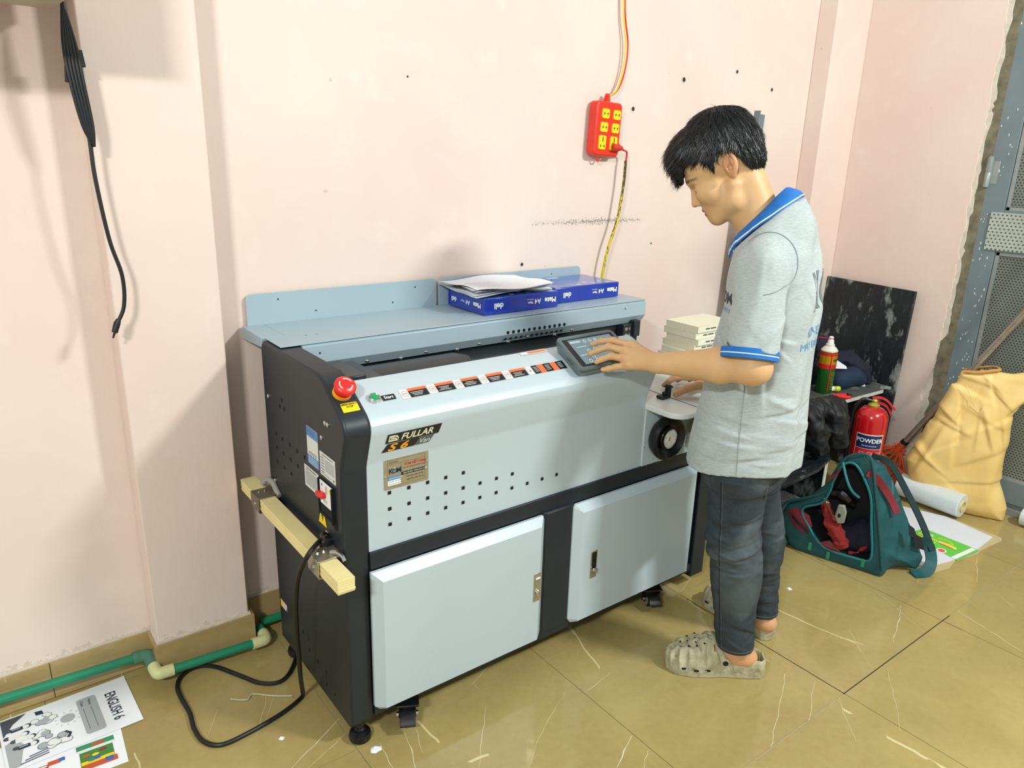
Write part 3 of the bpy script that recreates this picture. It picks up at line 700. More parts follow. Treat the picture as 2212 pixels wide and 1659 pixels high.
T_('KOM VIỆT NAM', .053, .015, .0080, redi, bold=.0002); T_('MÁY VĂN PHÒNG CHUYÊN NGHIỆP', .049, .0068, .0036, M_BLKP); T_('LIÊN HỆ BẢO HÀNH SỬA CHỮA', .049, -.006, .0045, M_WHT)
T_('LIÊN HỆ MUA MÁY', .0115, -.0125, .0042, M_WHT); T_('MIỀN BẮC: 0399 473 988', .0105, -.0205, .0031, M_BLKP); T_('MIỀN NAM: 0937 787 727', .0105, -.0265, .0031, M_BLKP)
T_('MIỀN BẮC: 0984 279 388', .058, -.0165, .0042, M_BLKP); T_('MIỀN NAM: 0396 323 286', .058, -.0245, .0042, M_BLKP); T_('KINGOFFICE', .013, .0265, .0042, ink)
rv = MB()
for u in (.0035, .113): rv.lathe([(.0035, .0012), (.003, .0028), (.0005, .0034)], 12, 0, F_ @ Matrix.Translation((u, -.006 if u < .05 else .010, 0)))
build('rivets', rv, M_CHR, dpl)

# things on the left side face
LF = frame((-.6104, 0, 0), (0, -1, 0), (0, 0, 1))
def L(y, z, n=0): return LF @ Matrix.Translation((-y, z, n))
def sticker(name, y0, y1, z0, z1, fill, lines, ps=M_PAPER):
    """y0 > y1 : left to right seen from outside"""
    F_ = L((y0+y1)/2, (z0+z1)/2); w, h = y0-y1, z1-z0; b = MB(); b.prism(rrect(w, h, .002, 3), 0, .0006, F_)
    o = build(name, b, ps, sp, smooth=False); q = MB()
    for (cx, cy, ww, hh, mi) in lines: decal(q, F_, ww*w, hh*h, mi, .0009+.0001*mi, cx*w, cy*h)
    build('print', q, [fill, M_INK, M_WHT], o, smooth=False); return o
sticker('service_sticker', .189, .125, .709, .803, M_BLUEP, [(0, .37, 1, .26, 0), (0, -.38, 1, .24, 0)]+[(-.08, .44-.05*i, .7, .018, 1) for i in range(3)]+[(0, -.17, .7, .02, 1), (0, -.22, .8, .015, 1)]+[(0, -.31-.05*i, .8, .012, 2) for i in range(4)])
sticker('rating_sticker', .1165, .033, .706, .764, M_INK, [(0, .40, .7, .035, 0)]+[(-.33, .27-.12*i, .22, .035, 0) for i in range(6)]+[(.14, .26-.075*i, .6, .02, 1) for i in range(7)]+[(-.1, -.40, .6, .02, 0), (.38, -.38, .1, .07, 0)])
sticker('notice_sticker', .215, .131, .640, .696, M_INK, [(0, .40, .7, .05, 0)]+[(0, .28-.062*i, .84, .018, 1) for i in range(11)])
bx = MB(); bx.box(-.6135, -.6100, .044, .128, .604, .694); bx.box(-.619, -.6135, .044, .048, .604, .694); bx.box(-.616, -.6135, .048, .125, .604, .611); bx.box(-.617, -.6135, .120, .125, .604, .694)
sw = build('switch_recess', bx, M_HOLE, sp, bevel=.001)
sticker_ = MB(); sticker_.prism(rrect(.064, .058, .002), 0, .0012, L(.082, .665, .0036)); bs_ = build('breaker_face', sticker_, M_WHT, sw, smooth=False)
q = MB(); F_ = L(.082, .665, .005); disc(q, F_, .006, 1, .0002, .023, .016); 
for i in range(5): decal(q, F_, .012, .0014, 0, .0002, .004, .022-.004*i)
for i in range(3): decal(q, F_, .006, .006, 0, .0002, -.02+.0*i, .02-.012*i) if i == 0 else decal(q, F_, .02, .0012, 0, .0002, -.004, -.012-.004*i)
build('print', q, [M_INK, M_YEL], bs_, smooth=False)
rk = MB(); rk.prism(rrect(.040, .014, .006), 0, .011, L(.100, .661, .0048) @ Matrix.Rotation(R(8), 4, 'Z')); build('red_handle', rk, M_RED, sw, bevel=.002)
tr = MB(); tr.add([(-.023, -.025, .0004), (.023, -.025, .0004), (0, .032, .0004)], [(0, 1, 2)], 0, L(.119, .598))
tri = build('hazard_triangle', tr, M_YEL, sp, smooth=False); q = MB()
q.add([(.002, .014, .0008), (-.007, -.002, .0008), (-.001, -.001, .0008), (-.003, -.016, .0008), (.007, .002, .0008), (.001, .002, .0008), (.006, .014, .0008)], [(0, 1, 2, 5, 6), (2, 3, 4, 5)], 0, L(.119, .594))
build('bolt_symbol', q, M_BLKP, tri, smooth=False)
q = MB(); q.prism(rrect(.046, .022, .001), 0, .0005, L(.435, .178)); wl = build('lower_label', q, M_PAPER, sp, smooth=False); q = MB(); decal(q, L(.450, .178), .016, .022, 0, .0008); build('yellow_field', q, M_YEL, wl, smooth=False)
q = MB()
for y, z in ((.439, .805), (.076, .842), (.062, .842), (.10, .80), (.432, .568), (.098, .561)): q.lathe([(.0062, 0), (.006, .002), (.0035, .0038), (.0005, .004)], 12, 0, L(y, z))
build('panel_screws', q, M_CHR, sp)
q = MB()
for z, ys in ((.712, (.402, .357, .307, .259, .212)), (.672, (.403, .356, .308, .260)), (.632, (.404, .357, .309)), (.17, (.415, .30, .26)), (.135, (.26, .203, .15)), (.10, (.15, .1)), (.80, (.36, .33)), (.82, (.345,))):
    for y in ys: disc(q, L(y, z), .0032, n=.0006, k=10, r2=.006)
disc(q, L(.046, .602), .013, n=.0005, k=20); 
build('vent_slots', q, M_HOLE, sp, smooth=False)
build('cable_gland', MB().lathe([(.012, 0), (.012, .005), (.016, .007), (.016, .016), (.012, .020), (.010, .026), (.007, .029)], 14, 0, L(.078, .550)).lathe([(.009, 0), (.010, .012), (.006, .016)], 10, 0, L(.098, .556)), M_RUB, sp, ang=20)

# plywood bar clamped to the side with two folded steel brackets
M_PLY = mat('pale_plywood', (226, 210, 150), .6, vs=9, var=.06, bump=.15, bs=60); M_PLYD = mat('plywood_layer', (196, 172, 104), .7, vs=20, var=.15)
pb = MB(); rr = random.Random(2)
for i in range(6):
    z0 = .505+i*.0059; e = rr.uniform(-.002, .002)
    pb.box(-.6665+rr.uniform(-.001, .001), -.626, -.082+e, .552+e, z0, z0+.0054, 0)
pb.box(-.6645, -.628, -.079, .549, .5055, .5395, 1)
ply = build('plywood_bar', pb, [M_PLY, M_PLYD], MC, smooth=False, bevel=.0006, seg=1)
for yb in (.425, .040):
    b = MB(); b.box(-.671, -.6105, yb-.030, yb+.030, .5415, .5440); b.box(-.672, -.6690, yb-.030, yb+.030, .502, .544); b.box(-.6705, -.6105, yb-.030, yb+.030, .4995, .5020)
    br = build('bracket', b, M_STEEL if yb < .2 else mat('dull_bracket_steel', (128, 116, 102), .4, metal=.7), ply, bevel=.001)
    b = MB()
    for u in (-.640, -.655): b.lathe([(.004, 0), (.0038, .003), (.0015, .004)], 10, 0, frame((u, yb+.010, .544), (1, 0, 0), (0, 1, 0)))
    b.lathe([(.0045, 0), (.004, .003), (.0015, .004)], 10, 0, frame((-.672, yb-.006, .522), (0, -1, 0), (0, 0, 1)))
    build('bolts', b, M_CHR, br)
build('tape_wrap', MB().tube(smooth_pts([(-.632, .475, .546), (-.622, .462, .562), (-.616, .440, .560), (-.616, .415, .548), (-.616, .395, .538)], 4), .0075, 8), mat('grey_tape', (150, 148, 138), .6, bump=.5, bs=90), ply)
build('tape_wrap', MB().tube(smooth_pts([(-.632, .030, .547), (-.622, .015, .550), (-.617, .000, .546), (-.616, -.010, .538)], 4), .0055, 8), M_CHR, ply)

# feet and castors
def foot(x, y):
    return build('leveling_foot', MB().lathe([(.020, 0), (.027, .004), (.0285, .014), (.026, .022), (.014, .027), (.014, .034), (.011, .036), (.011, .06)], 26, 0, frame((x, y, 0), (1, 0, 0), (0, 1, 0))), M_RUB, MC, ang=30)
for x, y in ((-.578, .03), (-.578, .44), (.68, .44)): foot(x, y)
def castor(x, y, rot, brake=True):
    Mr = Matrix.Translation((x, y, 0)) @ Matrix.Rotation(rot, 4, 'Z')
    b = MB(); b.box(-.03, .03, -.03, .03, .068, .074, 0, Mr); b.lathe([(.022, .056), (.024, .066), (.018, .07)], 18, 0, Mr)
    for s_ in (-1, 1): b.prism([(-.028, .066), (.030, .066), (.012, .02), (-.008, .018)], -.0015, .0015, Mr @ Matrix.Translation((.0, s_*.021, 0)) @ Matrix.Rotation(R(90), 4, 'X'))
    if brake: b.prism([(.0, .060), (.036, .052), (.056, .036), (.058, .031), (.048, .035), (.02, .048)], -.020, .020, Mr @ Matrix.Rotation(R(90), 4, 'X') @ Matrix.Scale(-1, 4, (1, 0, 0)))
    c = build('castor', b, M_RUB, MC, bevel=.0015)
    A = Mr @ Matrix.Translation((0, 0, .026)) @ Matrix.Rotation(R(90), 4, 'X')
    w = build('wheel', MB().lathe([(.017, -.0155), (.0235, -.015), (.026, -.011), (.026, .011), (.0235, .015), (.017, .0155)], 30, 0, A), M_RUB, c, ang=30)
    build('wheel_ring', MB().lathe([(.0195, -.0158), (.0205, -.0162), (.0205, .0162), (.0195, .0158)], 28, 0, A), M_GREYL, w)
    build('axle_nut', MB().lathe([(.0065, -.028), (.0065, -.022), (.0065, .022), (.0065, .028)], 6, 0, A), M_CHR, c)
castor(-.452, .012, R(62)); castor(.468, .016, R(62)); castor(.56, .10, R(20)); castor(-.44, .42, 0, False); castor(.45, .42, 0, False)

# tilted touch screen
TU = Vector((1, .02, 0)).normalized(); TV = Vector((0, .105, .062)).normalized()
TF = frame((.155, .0175, .924), TU, TV)
w, h = .212, .128
tb_ = MB(); kk = [(rrect(w-.03, h-.03, .012, 4, cx=.0), -.044), (rrect(w-.004, h-.004, .016, 4), -.018), (rrect(w, h, .016, 4), -.010), (rrect(w, h, .016, 4), -.003), (rrect(w-.006, h-.006, .014, 4), 0), (rrect(w-.020, h-.022, .006, 4), 0), (rrect(w-.024, h-.026, .004, 4), -.002)]
P_ = [[TF @ Vector((a, b, n)) for a, b in pl] for pl, n in kk]
tb_.grid(P_, closed=True); nn = len(P_[0]); tb_.f.append(list(range(nn))); tb_.mi.append(0)
tab = build('touch_screen', tb_, mat('screen_housing', (84, 100, 102), .22, var=.05, coat=.4), MC, ang=25)
q = MB(); q.add([TF @ Vector((a, b, -.0022)) for a, b in rrect(w-.022, h-.024, .004, 4)], [tuple(range(20))]); build('screen_border', q, M_BLKP, tab, smooth=False)
t = NT('lit_display'); t.color((.02, .02, .02, 1)); t.b.inputs['Emission Color'].default_value = lin((128, 152, 160)); t.b.inputs['Emission Strength'].default_value = .75; t.b.inputs['Roughness'].default_value = .12
q = MB(); decal(q, TF, .160, .092, 0, -.0018, .004, .001); scr = build('display', q, t.m, tab, smooth=False)
q = MB(); G = TF
t2 = NT('lit_icon'); t2.b.inputs['Base Color'].default_value = (.8, .85, .85, 1); t2.b.inputs['Emission Color'].default_value = (.75, .85, .88, 1); t2.b.inputs['Emission Strength'].default_value = .55
for a, b, w_, h_ in ((-.045, .018, .035, .001), (-.045, -.012, .05, .001), (.02, -.012, .03, .001)): decal(q, G, w_, h_, 0, -.0015, a, b)
for a in (-.02, .0, .02): ring(q, G, .005, .001, 0, -.0015, a, .036, k=10)
for a, b in ((-.03, .0), (-.005, .004), (-.03, -.022), (.02, .01), (-.05, -.035), (-.025, -.035)): ring(q, G, .006, .0012, 0, -.0015, a, b, k=6)
build('screen_icons', q, t2.m, scr, smooth=False)
lettering('PROCESS', TF @ Matrix.Translation((-.072, .037, -.0017)), .009, t2.m, scr)
build('screen_arm', MB().tube([TF @ Vector((0, .03, -.04)), TF @ Vector((0, .04, -.07)), (.16, .12, .87)], .014, 12), M_BLK, tab)

# ------------------------------------------------------------------ the man at the machine
PB = Vector((.515, -.373, 0)); PF = Vector((-.45, .893, 0)); PL = Vector((-.893, -.45, 0))
def W(f, l, z): return tuple(PB+PF*f+PL*l+Vector((0, 0, z)))
HFh = Vector((-.6, .8, 0)); HL = Vector((-.8, -.6, 0)); E0 = Vector(W(.232, 0, 1.41))
hf = HFh*.82+Vector((0, 0, -.57)); hu = HFh*.57+Vector((0, 0, .82))
hf.normalize(); hu = (hu-hf*hu.dot(hf)).normalized()
def H(a, b, c=0): return tuple(E0+hf*a+hu*b+HL*c)
HA = [list(hf), list(hu), list(HL)]
MAN = thing('person', 'young man in grey polo shirt, dark jeans and clogs, tapping the touch screen', 'person', (PB.x, PB.y, 0))
def seg_axis(*segs):
    return np.concatenate([np.arange(a, b, d) for a, b, d in segs])
def make_body():
    zax = seg_axis((.03, .70, .006), (.70, 1.0, .0022), (1.0, 1.24, .006), (1.24, 1.60, .0019))
    f = Field((.07, -.50, 0), (.77, .17, 1.6), .0023, pad=0, axes=[None, None, zax])
    # hidden core under the clothes
    for a, b, ra, rb, st in ((W(.105, 0, .74), W(.095, 0, 1.0), .085, .085, 1.45), (W(.095, 0, 1.0), W(.10, 0, 1.18), .08, .07, 1.6)):
        f.cap(a, b, ra, rb, k=.03, asp=(PL, st))
    f.cap(W(.105, .12, 1.19), W(.105, -.12, 1.19), .045, k=.03)
    for a, b, ra, rb in ((W(.11, .08, .70), W(.095, .09, .42), .075, .05), (W(.095, .09, .42), W(.052, .083, .10), .05, .033),
                         (W(.11, -.08, .70), W(.075, -.11, .42), .075, .05), (W(.075, -.11, .42), (.640, -.288, .10), .05, .033)):
        f.cap(a, b, ra, rb, k=.02)
    # ankles and heels inside the clogs
    for c, d in ((Vector((.428, -.362, 0)), Vector((-.75, .66, 0))), (Vector((.640, -.288, 0)), Vector((.08, 1, 0)))):
        f.cap(c+Vector((0, 0, .12)), c+Vector((0, 0, .06)), .034, .036, k=.015); f.ell(c-d*.022+Vector((0, 0, .052)), (.034, .034, .028), k=.015)
        f.cap(c+d*.02+Vector((0, 0, .065)), c+d*.12+Vector((0, 0, .048)), .032, .026, k=.02)
        for s_ in (-1, 1): f.ell(c+Vector((-d.y, d.x, 0))*.032*s_+Vector((0, 0, .082)), (.011, .011, .012), k=.01)
    # arms
    e = W(.092, .233, .957); w = (.197, -.165, .920)
    f.cap(W(.108, .168, 1.185), e, .050, .039, k=.02); f.ell(W(.072, .235, .950), (.020, .020, .020), k=.025)
    mid = tuple(Vector(e).lerp(Vector(w), .33)); f.cap(e, mid, .0395, .0395, k=.03); f.cap(mid, w, .0390, .0235, k=.02, asp=((0, 0, 1), 1.12))
    e2 = (.70, -.19, .945); w2 = (.605, -.035, .785)
    f.cap(W(.108, -.165, 1.19), e2, .050, .038, k=.02); f.cap(e2, w2, .038, .024, k=.02)
    # left hand on the screen
    def finger(pts, rs, k=.005):
        for i in range(len(pts)-1): f.cap(pts[i], pts[i+1], rs[i], rs[i+1], k=k)
    MI, MM, MR, MP = (.203, -.066, .944), (.179, -.068, .932), (.166, -.078, .916), (.160, -.092, .901)
    for q, r_ in ((MI, .0135), (MM, .0135), (MR, .013), (MP, .012)): f.cap(w, q, .019, r_, k=.012)
    finger([MI, (.172, -.022, .953), (.155, .006, .947), (.144, .027, .935)], [.0115, .0093, .0082, .007])
    finger([MM, (.150, -.030, .940), (.130, -.012, .929), (.113, .001, .919)], [.0115, .0095, .0083, .007])
    finger([MR, (.141, -.050, .920), (.122, -.036, .911), (.110, -.028, .903)], [.0112, .0090, .008, .0068])
    finger([MP, (.142, -.072, .896), (.128, -.058, .890), (.117, -.047, .886)], [.010, .0083, .0073, .0062])
    finger([(.205, -.130, .912), (.213, -.085, .913), (.206, -.050, .915), (.192, -.022, .915)], [.016, .0135, .0108, .0085], .008)
    for q in (MI, MM, MR, MP): f.ell(Vector(q)+Vector((-.004, -.004, .006)), (.009, .009, .008), k=.008)
    # right hand on the side table
    M2 = [(.556, .028, .778), (.580, .034, .776), (.602, .030, .773), (.620, .020, .768)]
    for q in M2: f.cap(w2, q, .018, .0125, k=.012)
    finger([M2[0], (.538, .052, .772), (.525, .070, .757), (.517, .082, .742)], [.0112, .0095, .0083, .0072])
    finger([M2[1], (.570, .068, .772), (.562, .088, .756), (.556, .100, .742)], [.0112, .0095, .0083, .0072])
    finger([M2[2], (.602, .066, .768), (.600, .086, .752), (.598, .096, .741)], [.011, .009, .008, .007])
    finger([M2[3], (.628, .050, .762), (.630, .066, .750), (.632, .076, .741)], [.010, .0083, .0073, .0063])
    finger([(.590, -.035, .776), (.545, -.036, .770), (.508, -.018, .760), (.472, -.006, .743)], [.016, .014, .0112, .0088], .008)
    # neck and head
    f.cap(W(.110, 0, 1.20), H(-.012, -.045), .060, .050, k=.022); f.cap(W(.13, 0, 1.24), H(.035, -.075), .046, .040, k=.02)
    f.cap(W(.105, .05, 1.25), W(.105, -.05, 1.25), .05, k=.03)
    f.ell(H(.008, .050), (.092, .088, .074), HA, k=.015); f.ell(H(.055, .035), (.056, .060, .061), HA, k=.015)
    f.ell(H(.055, -.040), (.052, .056, .052), HA, k=.015); f.ell(H(.082, -.020), (.026, .036, .030), HA, k=.015)
    for s_ in (-1, 1):
        f.cap(H(.018, -.040, s_*.050), H(.036, -.078, s_*.044), .016, .015, k=.02)
        f.cap(H(.036, -.078, s_*.044), H(.088, -.094, s_*.014), .016, .015, k=.025)
        f.ell(H(.076, -.024, s_*.034), (.030, .028, .024), HA, k=.022)
        f.ell(H(.102, .020, s_*.024), (.012, .008, .022), HA, k=.010)
        f.ell(H(.116, -.002, s_*.034), (.014, .009, .015), HA, k=.008, sub=True)
        f.ell(H(.0925, -.004, s_*.031), (.0125, .0105, .0140), HA, k=.003)
    f.ell(H(.094, -.095), (.017, .015, .020), HA, k=.014); f.ell(H(.092, -.066), (.020, .026, .027), HA, k=.020)
    f.ell(H(.095, .022), (.021, .020, .026), HA, k=.012)
    f.cap(H(.107, .004), H(.121, -.028), .0068, .0085, k=.008); f.ell(H(.1225, -.0335), (.0095, .0085, .010), HA, k=.004)
    for s_ in (-1, 1): f.ell(H(.113, -.037, s_*.011), (.010, .0075, .0062), HA, k=.004); f.ell(H(.117, -.0435, s_*.006), (.0035, .003, .0025), HA, k=.002, sub=True)
    f.ell(H(.1085, -.0585), (.0085, .0060, .019), HA, k=.004); f.ell(H(.1065, -.0715), (.0085, .0058, .016), HA, k=.004)
    f.ell(H(.1155, -.0650), (.007, .0012, .019), HA, k=.0025, sub=True)
    # ears
    for s_ in (-1, 1):
        Ae = [list((hf*.93+hu*.25-HL*.28*s_).normalized()), list((hu*.96-hf*.26).normalized()), None]
        a_, b_ = Vector(Ae[0]), Vector(Ae[1]); b_ = (b_-a_*a_.dot(b_)).normalized(); Ae = [list(a_), list(b_), list(a_.cross(b_))]
        f.ell(H(.000, .007, s_*.074), (.0185, .0290, .0085), Ae, k=.004); f.ell(H(.006, -.017, s_*.071), (.0085, .011, .006), Ae, k=.004)
        f.ell(H(.0015, .011, s_*.082), (.0115, .0185, .0060), Ae, k=.002, sub=True); f.ell(H(.004, .001, s_*.079), (.0075, .0095, .0085), Ae, k=.002, sub=True)
        f.cap(H(-.006, .017, s_*.079), H(-.003, -.004, s_*.078), .0028, k=.003)
        f.ell(H(.0125, .000, s_*.0755), (.004, .007, .005), Ae, k=.003)
    return f
def body_col(V):
    d = V-np.array(E0); a = d@np.array(hf); b = d@np.array(hu); c = np.abs(d@np.array(HL))
    o = np.ones((len(V), 4)); o[:, :3] = 0
    sm = lambda x, e0, e1: np.clip((x-e0)/(e1-e0), 0, 1)
    hd = (V[:, 2] > 1.25)
    lips = hd*sm(a, .106, .110)*(1-sm(np.abs(b+.0648), .0095, .0125))*(1-sm(c, .016, .020)); o[:, 0] = lips
    bl = .0215+.004*np.sin(c*60)-.10*np.maximum(c-.036, 0)
    o[:, 1] = hd*sm(a, .075, .085)*(1-sm(np.abs(b-bl), .0025, .0050))*sm(c, .010, .015)*(1-sm(c, .046, .052))
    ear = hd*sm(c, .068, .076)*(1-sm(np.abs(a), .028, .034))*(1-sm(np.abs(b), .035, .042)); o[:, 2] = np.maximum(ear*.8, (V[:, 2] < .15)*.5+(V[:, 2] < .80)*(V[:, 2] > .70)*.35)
    return o
t = NT('skin'); at = t.n('Attribute', attribute_name='paint'); sp_ = t.n('SeparateColor'); t.l(at.outputs['Color'], sp_.inputs[0])
c = t.ramp(t.noise(14, 3), [(.3, (202, 159, 112)), (.7, (213, 171, 124))])
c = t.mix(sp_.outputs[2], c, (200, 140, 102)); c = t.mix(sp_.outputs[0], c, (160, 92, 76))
br_ = t.math('MULTIPLY', sp_.outputs[1], t.ramp(t.noise(380, 2), [(.35, (0, 0, 0)), (.55, (255, 255, 255))]))
c = t.mix(br_, c, (46, 34, 26)); t.color(c); t.b.inputs['Roughness'].default_value = .48; t.b.inputs['Specular IOR Level'].default_value = .35
t.b.inputs['Subsurface Weight'].default_value = .06; t.b.inputs['Subsurface Radius'].default_value = (.02, .008, .004); t.b.inputs['Subsurface Scale'].default_value = .3
t.bump(t.noise(260, 2), .12, .0008)
body = fbuild('body', make_body(), t.m, MAN, colfn=body_col)
# eyes: lids are part of the body, lash lines and a sliver of eyeball are their own pieces
for s_ in (1, -1):
    M_HAIR0 = bpy.data.materials.get('black_hair_fibre') or mat('black_hair_fibre', (14, 14, 17), .42, var=.1)
    pts = [H(.1015, -.0075, s_*.0190), H(.1048, -.0095, s_*.0260), H(.1040, -.0100, s_*.0330), H(.0985, -.0085, s_*.0395), H(.0925, -.005, s_*.0440)]
    build('eyelashes', MB().tube(smooth_pts(pts, 4), [.0007]*4+[.0012]*9+[.0009]*4, 6), M_HAIR0, MAN)

# hair
M_HAIR = mat('black_hair', (13, 14, 18), .38, var=.25, vs=120, bump=.4, bs=400)
def make_hair():
    q = [H(*p) for p in ((.15, .17, .09), (-.11, -.06, -.09), (.15, .17, -.09), (-.11, -.06, .09), (-.11, .17, 0), (.15, -.0, 0))]
    lo = np.min(q, 0)-.02; hi = np.max(q, 0)+.02
    f = Field(lo, hi, .002, pad=.005)
    f.ell(H(.002, .060), (.099, .096, .083), HA, k=0); f.ell(H(.072, .086), (.062, .053, .067), HA, k=.02); f.ell(H(-.036, .012), (.054, .062, .062), HA, k=.02)
    f.ell(H(.113, .074), (.024, .040, .050), HA, k=.012); f.ell(H(.126, .050), (.012, .024, .030), HA, k=.008)
    def cut(X, Y, Z):
        dx, dy, dz = X-E0.x, Y-E0.y, Z-E0.z
        a = dx*hf.x+dy*hf.y+dz*hf.z; b = dx*hu.x+dy*hu.y+dz*hu.z; c = dx*HL.x+dy*HL.y+dz*HL.z
        hx = [-.12, -.062, -.046, -.032, -.025, -.015, .004, .024, .036, .044, .048, .065, .094, .113, .12, .15]
        hy = [-.05, -.048, -.040, -.022, .010, .036, .047, .036, .020, .010, .043, .053, .066, .050, .030, .026]
        ln = np.interp(a, hx, hy)+.005*np.sin(a*430+np.abs(c)*190)+.002*np.sin(a*1100+c*700)
        # on the far and centre front the fringe edge stays high above the brows
        return -(ln-b)*.75
    f.fn(cut, sub=True)
    def lay(X, Y, Z):   # locks: shallow grooves running from the crown
        dx, dy, dz = X-E0.x, Y-E0.y, Z-E0.z
        a = dx*hf.x+dy*hf.y+dz*hf.z; b = dx*hu.x+dy*hu.y+dz*hu.z-.12; c = dx*HL.x+dy*HL.y+dz*HL.z
        return a, b, c
    sl, (X, Y, Z) = f.all(); a, b, c = lay(X, Y, Z)
    an = np.arctan2(c, a+.03); rr_ = np.sqrt((a+.03)**2+c*c+b*b)
    f.d += (.0016*np.sin(an*26+rr_*30)+.0012*np.sin(an*61-rr_*50)+.0015*vnoise(a*70, b*70, c*70, 4)).astype(np.float32)
    return f
hair = fbuild('hair', make_hair(), M_HAIR, MAN)
def strands():
    me = hair.data; n = len(me.vertices); co = np.zeros(n*3); me.vertices.foreach_get('co', co); co = co.reshape(-1, 3)+np.array([PB.x, PB.y, 0])
    no = np.zeros(n*3); me.vertices.foreach_get('normal', no); no = no.reshape(-1, 3)
    rs = np.random.RandomState(5); pick = rs.choice(n, 13000, replace=n < 13000); mb = MB(); crown = Vector(H(-.035, .15))
    hfv, huv, hlv = np.array(hf), np.array(hu), np.array(HL)
    for i in pick:
        p = Vector(co[i]); nn = Vector(no[i]); d0 = p-Vector(E0); a = d0.dot(hf); b = d0.dot(hu)
        d = (p-crown); d = d+hf*.05*(1 if a > .0 else 0)+Vector((0, 0, -.04))
        d = d-nn*d.dot(nn)
        if d.length < 1e-4 or nn.dot(d0) < 0: continue
        d.normalize(); d = (d+Vector(rs.normal(size=3))*.10).normalized()
        ln = .026*(.6+.7*rs.rand())
        if a < .06 and b < .03: ln *= .35
        if a > .09: ln *= 1.15
        w_ = d.cross(nn).normalized()*.00055; lift = .0018*rs.rand()**2
        pts = [p+nn*.0003, p+d*ln*.5+nn*(lift+.001), p+d*ln+nn*(lift*.6-.001)]
        mb.add([pts[0]-w_, pts[0]+w_, pts[1]+w_*.8, pts[1]-w_*.8, pts[2]], [(0, 1, 2, 3), (3, 2, 4)])
    return mb
ho = build('hair_strands', strands(), M_HAIR0, hair, fix=False); ho['kind'] = 'stuff'

